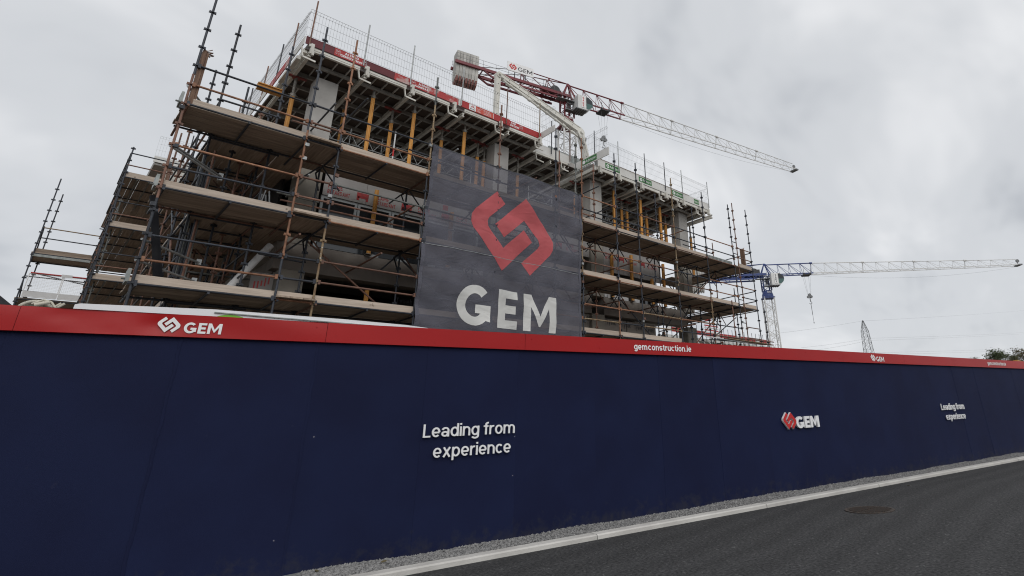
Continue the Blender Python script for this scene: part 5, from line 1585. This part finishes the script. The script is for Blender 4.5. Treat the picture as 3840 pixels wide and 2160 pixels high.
for k in range(9):
    p = pa.lerp(pb, k / 8.5); b.tube(p - (pb - pa).normalized() * 0.06, p + (pb - pa).normalized() * 0.06, 0.085, 8); 
    if k % 2 == 0: b.bar(p, p + Vector((0.1, 0.15, 0.25)), 0.02, 0.04)
b.build('delivery_pipe', 'boom_cream', bo)
b = MB(); b.tube((12.95, 20, 17.35), (14.6, 20, 17.05), 0.075, 10); b.tube((14.6, 20, 17.05), (15.2, 20, 16.95), 0.04, 8); b.build('hydraulic_ram', 'boom_cream', bo)
b = MB(); b.path([(17.4, 19.7, 16.0), (17.5, 19.68, 15.7), (17.75, 19.68, 15.5), (17.9, 19.7, 15.7), (17.95, 19.7, 16.0)], 0.03, 6); b.build('hose', 'hose_dark', bo)


# ------------------------------------------------------------------ tower cranes
def crane(label, base, yaw, zb, jl, cjl, red_len, hgt, sl_z, col, col_jib, scale, cab_text, sign=None, trolley_r=8.0, hook_z=40.0, tip_h=None):
    """flat-top crane; local x along the jib, built in world space through T"""
    t = thing('tower_crane', label, 'tower crane', (base[0], base[1], 0))
    ca, sa = cos(yaw), sin(yaw)

    def T(x, y, z):
        return Vector((base[0] + ca * x - sa * y, base[1] + sa * x + ca * y, z))
    R3 = Matrix(((ca, -sa, 0), (sa, ca, 0), (0, 0, 1)))
    k = scale
    # mast
    mw = 0.95 * k
    b = MB(); z = -0.1
    for sx in (-1, 1):
        for sy in (-1, 1):
            b.bar(T(sx * mw, sy * mw, 0), T(sx * mw, sy * mw, sl_z - 0.7 * k), 0.2 * k, 0.2 * k)
    h = 1.35 * k; n = int((sl_z - 0.7 * k) / h)
    for i in range(n):
        z0, z1 = i * h, (i + 1) * h
        for (p, q) in (((-mw, -mw), (mw, -mw)), ((mw, -mw), (mw, mw)), ((mw, mw), (-mw, mw)), ((-mw, mw), (-mw, -mw))):
            if i % 2: p, q = q, p
            b.tube(T(p[0], p[1], z0), T(q[0], q[1], z1), 0.065 * k, 4, caps=False)
            b.tube(T(p[0], p[1], z1), T(q[0], q[1], z1), 0.05 * k, 4, caps=False) if i % 2 else None
    for i in range(int(sl_z / 0.4)):
        if i * 0.4 > 12: b.tube(T(-0.25 * k, 0.2, i * 0.4), T(0.25 * k, 0.2, i * 0.4), 0.02, 4, caps=False)
    for sx in (-1, 1): b.tube(T(sx * 0.25 * k, 0.2, 5), T(sx * 0.25 * k, 0.2, sl_z - 1), 0.025, 4, caps=False)
    b.build('mast', 'crane_white', t)
    # slewing ring
    b = MB(); b.tube(T(0, 0, sl_z - 0.65 * k), T(0, 0, sl_z - 0.1 * k), 1.12 * k, 20, 1.08 * k); b.tube(T(0, 0, sl_z - 0.06 * k), T(0, 0, sl_z + 0.55 * k), 1.0 * k, 20, 0.9 * k); b.tube(T(0, 0, sl_z - 0.12 * k), T(0, 0, sl_z - 0.04 * k), 0.85 * k, 20)
    b.box(T(0, 0, sl_z - 0.85 * k), (2.3 * k, 2.1 * k, 0.25 * k), R3)
    b.build('slewing_ring', col, t)
    # turret
    b = MB(); tw = 0.75 * k
    for sx in (-1, 1):
        for sy in (-1, 1):
            b.bar(T(sx * tw, sy * tw, sl_z + 0.5 * k), T(sx * tw, sy * tw, zb), 0.2 * k, 0.2 * k)
    hh = (zb - sl_z - 0.5 * k) / 3
    for i in range(3):
        z0, z1 = sl_z + 0.5 * k + i * hh, sl_z + 0.5 * k + (i + 1) * hh
        for (p, q) in (((-tw, -tw), (tw, -tw)), ((tw, -tw), (tw, tw)), ((tw, tw), (-tw, tw)), ((-tw, tw), (-tw, -tw))):
            if i % 2: p, q = q, p
            b.tube(T(p[0], p[1], z0), T(q[0], q[1], z1), 0.05 * k, 5); b.tube(T(p[0], p[1], z1), T(q[0], q[1], z1), 0.05 * k, 5)
    b.build('turret', col, t)
    # jib: bottom chords, top chord, diagonals
    tip_h = tip_h or hgt * 0.55

    def jib_sec(x0, x1, m, heavy, name):
        b = MB(); w = 0.65 * k
        H0 = lambda x: hgt if x < red_len else hgt + (tip_h - hgt) * (x - red_len) / (jl - red_len)
        for sy in (-1, 1):
            b.bar(T(x0, sy * w, zb), T(x1, sy * w, zb), 0.14 * heavy * k, 0.16 * heavy * k)
        b.tube(T(x0, 0, zb + H0(x0)), T(x1, 0, zb + H0(x1)), 0.10 * heavy * k, 6)
        n = max(2, int(round((x1 - x0) / (2.35 * k))))
        for i in range(n):
            a, c = x0 + (x1 - x0) * i / n, x0 + (x1 - x0) * (i + 1) / n
            for sy in (-1, 1):
                b.tube(T(a, 0, zb + H0(a)), T(a + 0.12, sy * w, zb), 0.035 * heavy * k, 4, caps=False)
                b.tube(T(a, 0, zb + H0(a)), T(c, sy * w, zb), 0.04 * heavy * k, 4, caps=False)
            for q in range(2):
                p0, p1 = a + (c - a) * q / 2, a + (c - a) * (q + 1) / 2
                b.tube(T(p0, -w if q else w, zb), T(p1, w if q else -w, zb), 0.03 * heavy * k, 4, caps=False)
        b.build(name, m, t)
    jib_sec(0.4, red_len, col, 1.15, 'jib_root')
    x = red_len
    L = (jl - red_len) / 4
    for i in range(4):
        jib_sec(x + 0.03, x + L, col_jib, 0.85 - 0.07 * i, 'jib_section')
        b = MB(); hx = hgt + (tip_h - hgt) * (x - red_len) / (jl - red_len)
        b.tube(T(x - 0.25, 0, zb + hx), T(x + 0.25, 0, zb + hx), 0.2 * k, 6); b.tube(T(x, 0.1, zb + hx), T(x, 0.66 * k, zb), 0.05, 5); b.build('jib_joint', col if i == 0 else col_jib, t)
        x += L
    b = MB(); b.box(T(jl + 0.2, 0, zb), (0.8 * k, 1.5 * k, 0.25 * k), R3); b.tube(T(jl + 0.3, -0.1, zb + 0.9 * k), T(jl + 0.3, 0.1, zb + 0.9 * k), 0.35 * k, 14); b.bar(T(jl + 0.1, 0, zb), T(jl + 0.3, 0, zb + 0.9 * k), 0.08, 0.08)
    b.build('jib_tip', 'crane_grey', t)
    # top frame over the turret
    b = MB()
    for sy in (-1, 1):
        b.bar(T(-0.9 * k, sy * 0.6 * k, zb), T(0.1 * k, 0, zb + hgt + 0.25), 0.16 * k, 0.16 * k); b.bar(T(1.2 * k, sy * 0.6 * k, zb), T(0.1 * k, 0, zb + hgt + 0.25), 0.16 * k, 0.16 * k)
    b.tube(T(0.1 * k, 0, zb + hgt + 0.2), T(0.5, 0, zb + hgt), 0.14 * k, 6)
    # frame back to the counter-jib
    xb_ = -0.42 * cjl
    for sy in (-1, 1):
        b.tube(T(0.1 * k, 0, zb + hgt + 0.2), T(xb_, sy * 0.6 * k, zb + hgt * 0.88), 0.08 * k, 6)
        b.tube(T(xb_, sy * 0.6 * k, zb + hgt * 0.88), T(xb_ - 0.15, sy * 0.7 * k, zb + 0.1), 0.08 * k, 6)
        b.tube(T(xb_, sy * 0.6 * k, zb + hgt * 0.88), T(xb_ * 0.5, sy * 0.65 * k, zb), 0.06 * k, 5); b.tube(T(xb_ * 0.5, sy * 0.65 * k, zb), T(xb_ * 0.45, sy * 0.3 * k, zb + hgt * 0.95), 0.06 * k, 5)
        b.tube(T(-0.9 * k, sy * 0.6 * k, zb), T(xb_ * 0.45, sy * 0.3 * k, zb + hgt * 0.95), 0.06 * k, 5)
    b.build('apex_frame', col, t)
    # counter-jib
    b = MB(); w = 0.95 * k
    for sy in (-1, 1):
        b.bar(T(0, sy * w, zb + 0.05), T(-cjl, sy * w, zb + 0.05), 0.28 * k, 0.42 * k)
        b.bar(T(-cjl * 0.12, sy * w, zb - 0.75 * k), T(-cjl * 0.70, sy * w, zb - 0.75 * k), 0.2 * k, 0.28 * k)
        for i in range(8):
            a, c = -cjl * (0.1 + 0.075 * i), -cjl * (0.1 + 0.075 * (i + 1))
            b.tube(T(a, sy * w, zb - (0.75 * k if i % 2 else 0)), T(c, sy * w, zb - (0 if i % 2 else 0.75 * k)), 0.05 * k, 4)
        b.bar(T(-cjl * 0.70, sy * w, zb - 0.75 * k), T(-cjl * 0.78, sy * w, zb), 0.18 * k, 0.2 * k)
    for i in range(9):
        b.bar(T(-cjl * i / 9.0, -w, zb), T(-cjl * i / 9.0, w, zb), 0.12 * k, 0.15 * k)
        b.tube(T(-cjl * i / 9.0, -w, zb), T(-cjl * (i + 1) / 9.0, w, zb), 0.05 * k, 4)
    b.build('counter_jib', col, t)
    b = MB()
    for sy in (-1, 1):
        for i in range(9):
            x = -cjl * (0.15 + 0.105 * i); b.tube(T(x, sy * (w + 0.1), zb + 0.1), T(x, sy * (w + 0.1), zb + 1.35 * k), 0.022, 4)
        for hh_ in (0.75, 1.35):
            b.tube(T(-cjl * 0.15, sy * (w + .1), zb + hh_ * k), T(-cjl * 0.99, sy * (w + .1), zb + hh_ * k), 0.022, 4)
        b.tube(T(xb_, sy * 0.6 * k, zb + hgt * 0.88), T(-cjl * 0.80, sy * w, zb + 0.3), 0.05 * k, 5)
    b.build('walkway_rail', 'crane_grey', t)
    # ballast blocks
    for i in range(7):
        x = -cjl * 0.985 + 0.42 * k * i
        b = MB()
        q = [(-0.75, 2.0), (0.75, 2.0), (0.8, -1.2), (0.62, -2.2), (0, -2.55), (-0.62, -2.2), (-0.8, -1.2)]
        b.prism([T(x, yy * k, zb + zz_ * k) for yy, zz_ in q], T(x + 0.38 * k, 0, 0) - T(x, 0, 0))
        bl = b.build('ballast_block', 'ballast', t)
        b = MB(); b.prism([T(x + 0.06 * k, yy * k, zb + zz_ * k) for yy, zz_ in ((0.82, -2.0), (0.62, -2.62), (0, -3.0), (-0.62, -2.62), (-0.82, -2.0))], T(x + 0.26 * k, 0, 0) - T(x, 0, 0)); b.build('painted_foot', 'ballast_red' if col == 'crane_maroon' else 'ballast', bl)
    # winch and machinery
    b = MB(); b.tube(T(-2.2 * k, -0.5 * k, zb + 0.65 * k), T(-2.2 * k, 0.6 * k, zb + 0.65 * k), 0.55 * k, 16); b.tube(T(-2.2 * k, -0.7 * k, zb + 0.65 * k), T(-2.2 * k, -0.62 * k, zb + 0.65 * k), 0.75 * k, 16); b.box(T(-3.5 * k, 0, zb + 0.5 * k), (1.3 * k, 1.0 * k, 0.8 * k), R3); b.box(T(-1.2 * k, 0.3 * k, zb + 0.9 * k), (0.6 * k, 0.5 * k, 0.9 * k), R3)
    b.build('winch', 'crane_dark', t)
    b = MB(); b.box(T(-0.5 * k, -1.0 * k, zb - 0.9 * k), (3.4 * k, 0.9 * k, 0.06), R3)
    for i in range(6):
        x = -2.2 * k + i * 0.7 * k; b.tube(T(x, -1.45 * k, zb - 0.9 * k), T(x, -1.45 * k, zb + 0.2 * k), 0.02, 4)
    for z_ in (0.2, -0.3): b.tube(T(-2.2 * k, -1.45 * k, zb + z_ * k), T(1.3 * k, -1.45 * k, zb + z_ * k), 0.02, 4)
    for i in range(7):
        x = -0.6 * k + 0.3 * k * i; b.tube(T(x, -1.2 * k, zb - 2.3 * k), T(x, -1.2 * k, zb - 0.4 * k), 0.03, 4)
    for z_ in (-0.4, -1.3, -2.3): b.tube(T(-0.6 * k, -1.2 * k, zb + z_ * k), T(1.2 * k, -1.2 * k, zb + z_ * k), 0.03, 4)
    b.box(T(0.3 * k, -0.9 * k, zb - 2.4 * k), (2.2 * k, 0.8 * k, 0.08), R3); b.box(T(0.1 * k, -0.3 * k, zb - 1.3 * k), (0.5 * k, 0.4 * k, 1.1 * k), R3)
    b.build('platform', 'crane_grey', t)
    # cab hung on the near side
    cb = MB(); cy = -1.65 * k
    c0 = zb - 2.45 * k
    side = [(0.0, c0), (1.5 * k, c0), (2.15 * k, c0 + 0.45 * k), (2.45 * k, c0 + 1.1 * k), (2.35 * k, c0 + 1.75 * k), (1.7 * k, c0 + 2.3 * k), (0.0, c0 + 2.3 * k)]
    cb.prism([T(0.55 * k + x, cy - 0.75 * k, z) for x, z in side], T(0, 1.5 * k, 0) - T(0, 0, 0))
    cab = cb.build('cab', 'crane_white', t)
    g = MB(); gs = [(1.35 * k, c0 + 0.75 * k), (2.17 * k, c0 + 0.48 * k), (2.47 * k, c0 + 1.1 * k), (2.37 * k, c0 + 1.76 * k), (1.72 * k, c0 + 2.2 * k), (1.35 * k, c0 + 2.2 * k)]
    g.prism([T(0.55 * k + x, cy - 0.77 * k, z) for x, z in gs], T(0, 1.54 * k, 0) - T(0, 0, 0)); g.build('window', 'glass_dark', cab)
    g = MB(); g.prism([T(0.55 * k + x, cy - 0.775 * k, z) for x, z in ((1.36 * k, c0 + 0.2 * k), (1.75 * k, c0 + 0.2 * k), (2.32 * k, c0 + 0.7 * k), (2.46 * k, c0 + 1.15 * k), (1.36 * k, c0 + 1.15 * k))], T(0, 1.55 * k, 0) - T(0, 0, 0)); g.build('window', 'glass_green', cab)
    g = MB(); g.box(T(1.15 * k, cy, c0 - 0.06 * k), (1.9 * k, 1.7 * k, 0.12 * k), R3)
    for i in range(5): g.box(T(0.45 * k + 0.35 * k * i, cy, c0 - 0.15 * k), (0.08 * k, 1.7 * k, 0.1 * k), R3)
    g.build('cab_floor', 'crane_grey', cab)
    g = MB(); g.box(T(1.40 * k, cy - 0.79 * k, c0 + 1.25 * k), (0.62 * k, 0.05, 1.9 * k), R3); g.build('cab_sign', 'white_print', cab)
    U = R3 @ X3
    for i, ch in enumerate(cab_text):
        text('cab_lettering', ch, T(1.25 * k, cy - 0.83 * k, c0 + (1.75 - 0.43 * i) * k), U, Z3, 0.28 * k, 0.32 * k, 'red_letter' if col == 'crane_maroon' else 'black_print', cab, bold=0.18)
    text('ring_lettering', cab_text, T(-0.35 * k, -1.30 * k, sl_z - 0.05 * k), U, Z3, 0.8 * k, 0.3 * k, 'white_print', t, bold=0.18)
    if sign:
        s0, s1, z0, z1 = sign
        g = MB(); g.box(T((s0 + s1) / 2, -w - 0.2, (z0 + z1) / 2), (abs(s1 - s0), 0.12, z1 - z0), R3); sg = g.build('sign_board', 'white_print', t)
        sw, sh = abs(s1 - s0), z1 - z0
        emblem(T(min(s0, s1) + 0.07 * sw, -w - 0.265, z0 + 0.16 * sh), U, Z3, 0.28 * sw, 0.68 * sh, 'red_letter', sg, depth=0.01)
        text('sign_lettering', 'GEM', T(min(s0, s1) + 0.40 * sw, -w - 0.27, z0 + 0.22 * sh), U, Z3, 0.55 * sw, 0.46 * sh, 'black_print', sg, bold=0.14)
        for x in (s0 + 0.3 * (s1 - s0), s0 + 0.7 * (s1 - s0)):
            g = MB(); g.bar(T(x, -w - 0.1, zb), T(x, -w - 0.1, z0), 0.1, 0.1); g.build('sign_post', 'crane_dark', t)
    # trolley, ropes and hook
    b = MB(); b.box(T(trolley_r, 0, zb - 0.25 * k), (1.5 * k, 1.7 * k, 0.18 * k), R3)
    for sx in (-1, 1):
        for sy in (-1, 1): b.tube(T(trolley_r + sx * 0.6 * k, sy * 0.75 * k - 0.05, zb - 0.1 * k), T(trolley_r + sx * .6 * k, sy * .75 * k + 0.05, zb - 0.1 * k), 0.2 * k, 10)
        b.bar(T(trolley_r + sx * 0.7 * k, -0.85 * k, zb - 0.25 * k), T(trolley_r + sx * 0.7 * k, -0.85 * k, zb + 1.0 * k), 0.05, 0.05)
    b.build('trolley', 'crane_dark', t)
    b = MB()
    for sx in (-1, 1):
        for sy in (-1, 1): b.tube(T(trolley_r + sx * 0.6 * k, sy * 0.5 * k, zb - 0.3), T(trolley_r + sx * 0.28 * k, sy * 0.12 * k, hook_z + 0.7 * k), 0.014, 4, caps=False)
    pts = [T(trolley_r + 1 + (jl - trolley_r - 1) * i / 16, 0, zb - 0.3 - 1.3 * 4 * (i / 16) * (1 - i / 16)) for i in range(17)]
    for p, q in zip(pts, pts[1:]): b.tube(p, q, 0.014, 4, caps=False)
    b.build('rope', 'crane_grey', t)
    b = MB(); b.tube(T(trolley_r - 0.28 * k, -0.15, hook_z + 0.35 * k), T(trolley_r - 0.28 * k, 0.15, hook_z + 0.35 * k), 0.28 * k, 12); b.tube(T(trolley_r + 0.28 * k, -0.15, hook_z + 0.35 * k), T(trolley_r + 0.28 * k, 0.15, hook_z + 0.35 * k), 0.28 * k, 12); b.tube(T(trolley_r, -0.18, hook_z + 0.75 * k), T(trolley_r, .18, hook_z + .75 * k), 0.26 * k, 12)
    b.tube(T(trolley_r, 0, hook_z + 0.3 * k), T(trolley_r, 0, hook_z - 0.6 * k), 0.09, 8)
    hk = [T(trolley_r + 0.24 * k * sin(a), 0, hook_z - 0.85 * k + 0.24 * k * cos(a)) for a in [i * 4.6 / 8 for i in range(9)]]
    b.path(hk, 0.06, 6)
    b.build('hook_block', 'crane_grey', t)
    return t, T


tc, T1 = crane('maroon and white tower crane slewed over the roof behind the building', (47.5, 56.4), math.atan2(-0.217, 0.976), 48.9, 52.5, 17.6, 10.3, 2.75, 44.9, 'crane_maroon', 'crane_white', 1.05, 'SAEZ',
               sign=(-10.3, -6.2, 50.05, 51.55), trolley_r=6.5, hook_z=43.3)
t2, T2 = crane('blue and white tower crane in the distance right of the building', (96.0, 53.4), math.atan2(-0.711, 0.704), 27.85, 52.0, 15.5, 9.6, 2.2, 24.2, 'crane_blue', 'crane_white', 1.0, 'SAEZ', trolley_r=8.3, hook_z=22.9)
# drop chain under the blue crane's hook
b = MB(); p = T2(8.3, 0, 21.9); b.tube(p, p - Vector((0, 0, 2.2)), 0.05, 5); b.tube(p - Vector((0, 0, 2.2)), p - Vector((0, 0, 3.6)), 0.03, 5); b.tube(p - Vector((0, 0, 3.6)), p - Vector((0, 0, 3.85)), 0.08, 6)
tag(b.build('lifting_chain', 'crane_dark'), 'lifting chain hanging from the hook of the blue crane', 'chain')
text('counter_jib_lettering', 'CRANES LTD', T2(-11.0, -1.1, 27.65), (0.704, -0.711, 0), Z3, 5.5, 0.55, 'white_print', t2, bold=0.18)
b = MB(); p = T1(6.5, 0, 42.3)
for k in range(4): b.tube(p - Vector((0, 0, 0.28 * k)), p - Vector((0, 0, 0.28 * k + 0.2)), 0.06 if k % 2 else 0.035, 6)
tag(b.build('lifting_chain', 'crane_dark'), 'short chain hanging from the hook of the maroon crane', 'chain')

# ------------------------------------------------------------------ things standing between hoarding and scaffold
cn = thing('site_vehicle', 'tall white vehicle body with green and yellow badge behind the hoarding at left', 'truck', H(0.5, 8.7, 0))
b = MB()
prof = [(-1.50, 1.8), (-1.44, 2.762), (-1.40, 2.775), (-0.2, 2.80), (1.2, 2.775), (2.05, 2.745), (2.35, 2.72), (2.60, 2.67), (2.62, 1.8)]
b.prism([H(s_, 8.5, z_) for s_, z_ in prof], HN * 1.9)
b.build('body_side', 'van_white', cn)
b = MB(); b.bar(H(-0.2, 8.49, 2.762), H(2.3, 8.49, 2.685), 0.02, 0.012); b.build('body_seam', 'metal_board', cn)
for r, m, o_ in ((0.16, 'lime_print', 0.004), (0.125, 'yellow_print', 0.007)):
    b = MB(); c = H(-0.03, 8.5 - o_, 2.585); b.prism([c + HD * cos(a) * r * 1.5 + Z3 * sin(a) * r for a in [2 * pi * k / 28 for k in range(28)]], -HN * 0.002); b.build('badge', m, cn)
for wx in (-0.9, 1.7):
    b = MB(); b.tube(H(wx, 8.52, 0.35), H(wx, 8.8, 0.35), 0.35, 18); b.build('wheel', 'hose_dark', cn)
b = MB(); b.prism([H(-1.5, 8.55, 0.45), H(2.6, 8.55, 0.45), H(2.6, 8.55, 1.81), H(-1.5, 8.55, 1.81)], HN * 1.8); b.build('lower_body', 'van_white', cn)
hs = thing('hose_coil', 'cream hose coil with straps heaped behind the hoarding at left', 'hose coil', H(-1.9, 9.5, 0))
b = MB()
for k in range(7):
    r = 0.125 - 0.006 * k
    pts = [H(-1.93 + 0.015 * k, 9.45, 2.82) + HD * cos(a) * r * 1.15 + Z3 * sin(a) * r + HN * (0.05 * k) for a in [2 * pi * i / 20 for i in range(21)]]
    b.path(pts, 0.020, 6)
b.build('hose', 'hose_cream', hs)
b = MB(); b.path([H(-1.95, 9.38, 2.90), H(-1.86, 9.36, 2.95), H(-1.79, 9.36, 2.93), H(-1.74, 9.36, 2.86)], 0.012, 6); b.path([H(-1.92, 9.36, 2.885), H(-1.80, 9.35, 2.925)], 0.022, 8)
b.path([H(-1.79, 9.4, 2.80), H(-1.76, 9.4, 2.88), H(-1.71, 9.4, 2.93)], 0.014, 6); b.path([H(-1.76, 9.4, 2.80), H(-1.73, 9.4, 2.88), H(-1.68, 9.4, 2.93)], 0.014, 6); b.build('strap', 'hose_cream', hs)
b = MB(); b.box(H(-1.9, 9.75, 1.25), (1.4, 0.6, 2.5), HROT); b.build('stand', 'hose_dark', hs)

# far left pitched roof
hsx = thing('house', 'dark slate roof corner of a house beyond the hoarding at far left', 'house', (-4.5, 48, 0))
b = MB(); b.prism([(-9.0, 46, 11.4), (-2.15, 46, 9.95), (-1.25, 46, 9.2), (-1.25, 46, 8.9), (-9.0, 46, 8.9)], (0, 8, 0)); b.build('roof', 'roof_slate', hsx)
box2('wall', (-8.8, 46.3, 0), (-1.7, 53.7, 8.95), 'render_wall', hsx)

# block with red guards beyond the right end
fb = thing('far_building', 'distant concrete block with red edge boards seen past the right end', 'building', (95, 62, 0))
for lv, (z, m) in enumerate(((15.0, 'far_white'),)):
    box2('slab', (72, 60, z), (106, 80, z + 0.45), m, fb)
    for k in range(24):
        x = 72 + 34 * k / 24
        box2('edge_board', (x, 59.9, z + 1.0), (x + 1.3, 59.95, z + 1.75), 'red_board' if k % 5 else 'white_board', fb)
        tube('post', (x, 59.85, z), (x, 59.85, z + 2.7), 0.05, 'tube_dark', fb, 6)
    for k in range(9):
        box2('column', (73 + 4 * k, 60.4, 0), (73.6 + 4 * k, 61, z), 'far_white', fb)
    for k in range(18):
        b = MB(); b.bar((72.5 + 1.85 * k, 59.7, z - 0.1), (73.6 + 1.85 * k, 59.7, z - 0.8), 0.15, 0.2); b.build('bracket', 'far_white', fb)
for k in range(7):
    box2('slab_band', (80.5, 58, 15.3 + 0.4 * k), (84.6, 58.1, 15.5 + 0.4 * k), 'red_board' if k % 2 else 'far_white', fb)
box2('red_beam', (79.0, 57.8, 18.2), (82.2, 58.0, 18.6), 'red_letter', fb)

# ------------------------------------------------------------------ pylon, lines, trees, lamp
PY = 150.0
py = thing('pylon', 'grey lattice electricity pylon rising above the hoarding at right', 'pylon', (2.67 * PY, PY, 0))
PX = 2.668 * PY
b = MB()


def pw(z):
    f = (z - CAMZ) / PY
    return 0.30 * PY * 0.5 * (0.012 + 0.075 * min(1, max(0, (0.417 - f) / 0.05)) if f > 0.367 else 0.087 + 0.30 * (0.367 - f))


zs_ = [CAMZ + PY * v for v in (0.0, 0.05, 0.10, 0.15, 0.19, 0.225, 0.255, 0.283, 0.312, 0.340, 0.367, 0.385, 0.402, 0.417)]
for z0, z1 in zip(zs_, zs_[1:]):
    a, c = pw(z0), pw(z1)
    cr0 = [(PX + sx * a, PY + sy * a, z0) for sx, sy in ((-1, -1), (1, -1), (1, 1), (-1, 1))]
    cr1 = [(PX + sx * c, PY + sy * c, z1) for sx, sy in ((-1, -1), (1, -1), (1, 1), (-1, 1))]
    for i in range(4):
        b.tube(cr0[i], cr1[i], 0.15, 4); b.tube(cr0[i], cr1[(i + 1) % 4], 0.075, 4); b.tube(cr0[(i + 1) % 4], cr1[i], 0.075, 4); b.tube(cr1[i], cr1[(i + 1) % 4], 0.07, 4)
b.build('lattice_tower', 'pylon_steel', py)

def line(label, fa, fb_, sag, y0=PY, y1=PY):
    b = MB(); A = Vector((fa[0] * y0, y0, CAMZ + fa[1] * y0)); B = Vector((fb_[0] * y1, y1, CAMZ + fb_[1] * y1)); n = 24
    pts = [A.lerp(B, i / n) - Vector((0, 0, sag * 4 * (i / n) * (1 - i / n))) for i in range(n + 1)]
    for p, q in zip(pts, pts[1:]): b.tube(p, q, 0.045, 4, caps=False)
    tag(b.build('power_line', 'pylon_steel'), label, 'power line', 'overhead power lines')


line('topmost power line passing from the pylon peak to the upper right', (2.654, 0.413), (8.2, 1.085), 1.0)
line('topmost power line sloping down left from the pylon peak', (1.70, 0.272), (2.654, 0.413), 0.5)
line('upper of the two middle power lines right of the pylon', (2.69, 0.335), (8.0, 0.805), 1.0)
line('lower of the two middle power lines right of the pylon', (2.70, 0.326), (8.0, 0.790), 1.0)
line('upper of the two lines left of the pylon', (2.0, 0.249), (2.64, 0.328), 0.4)
line('lower of the two lines left of the pylon', (2.1, 0.245), (2.64, 0.318), 0.4)
line('lowest pair, upper line, beside the trees at right', (2.75, 0.272), (8.0, 0.628), 1.0)
line('lowest pair, lower line, beside the trees at right', (2.9, 0.272), (8.0, 0.608), 1.0)


def tree(label, x, y, zt, r, leaf, seed, zc=0.62, n=2600, squash=0.7):
    t = thing('broadleaf_tree', label, 'tree', (x, y, 0), 'trees beyond the hoarding')
    rr = random.Random(seed)
    b = MB(); b.tube((x, y, -0.1), (x, y, zt * 0.5), r * 0.09, 8, r * 0.06)
    tips = []
    for k in range(16):
        a = rr.uniform(0, 6.28); el = rr.uniform(0.2, 1.3); L = r * rr.uniform(0.6, 1.0)
        p0 = Vector((x, y, zt * rr.uniform(0.35, 0.5)))
        p1 = Vector((x + cos(a) * cos(el) * L, y + sin(a) * cos(el) * L, zt * zc + sin(el) * L * squash))
        b.tube(p0, p1, r * 0.035, 5, r * 0.01); tips.append(p1)
        for q in range(3):
            p2 = p1 + Vector((rr.uniform(-1, 1), rr.uniform(-1, 1), rr.uniform(-0.3, 0.9))) * r * 0.28; b.tube(p1.lerp(p0, 0.3 * q / 3), p2, r * 0.012, 4, r * 0.004); tips.append(p2)
    b.build('trunk', 'bark', t)
    b = MB()
    for k in range(n):
        c = rr.choice(tips) + Vector((rr.gauss(0, 1), rr.gauss(0, 1), rr.gauss(0, 0.6))) * r * 0.13
        s_ = r * rr.uniform(0.02, 0.05)
        u = Vector((rr.gauss(0, 1), rr.gauss(0, 1), rr.gauss(0, .6))).normalized() * s_; w_ = Vector((rr.gauss(0, 1), rr.gauss(0, 1), rr.gauss(0, .6))).normalized() * s_ * 0.7
        b.add([c - u, c + w_, c + u, c - w_], [(0, 1, 2, 3)])
    o = b.build('crown', leaf, t)
    return t


TY = 24.0
tree('dark green spreading tree with open crown above the hoarding at far right', 5.44 * TY, TY, CAMZ + 0.475 * TY, 3.4, 'leaf_green', 2, zc=0.72, n=3600, squash=0.62)
tree('browner tree cut by the right edge of the picture', 7.05 * TY, TY + 1, CAMZ + 0.57 * TY, 4.6, 'leaf_brown', 4, zc=0.74, n=4000)
tree('tip of a small tree just showing over the red fascia left of the trees', 4.62 * TY, TY, CAMZ + 0.345 * TY, 1.2, 'leaf_green', 6, zc=0.9, n=700)
# yellow machine arm at the right edge
ym = thing('yellow_gantry', 'yellow steel gantry end poking in above the fascia at the right edge', 'gantry', (75, 13, 0))
box2('beam', (75.0, 12.0, 5.75), (87, 12.4, 6.0), 'prop_yellow', ym); box2('leg', (75.3, 12.0, 0), (75.7, 12.4, 5.75), 'prop_yellow', ym); box2('leg', (86.3, 12.0, 0), (86.7, 12.4, 5.75), 'prop_yellow', ym)
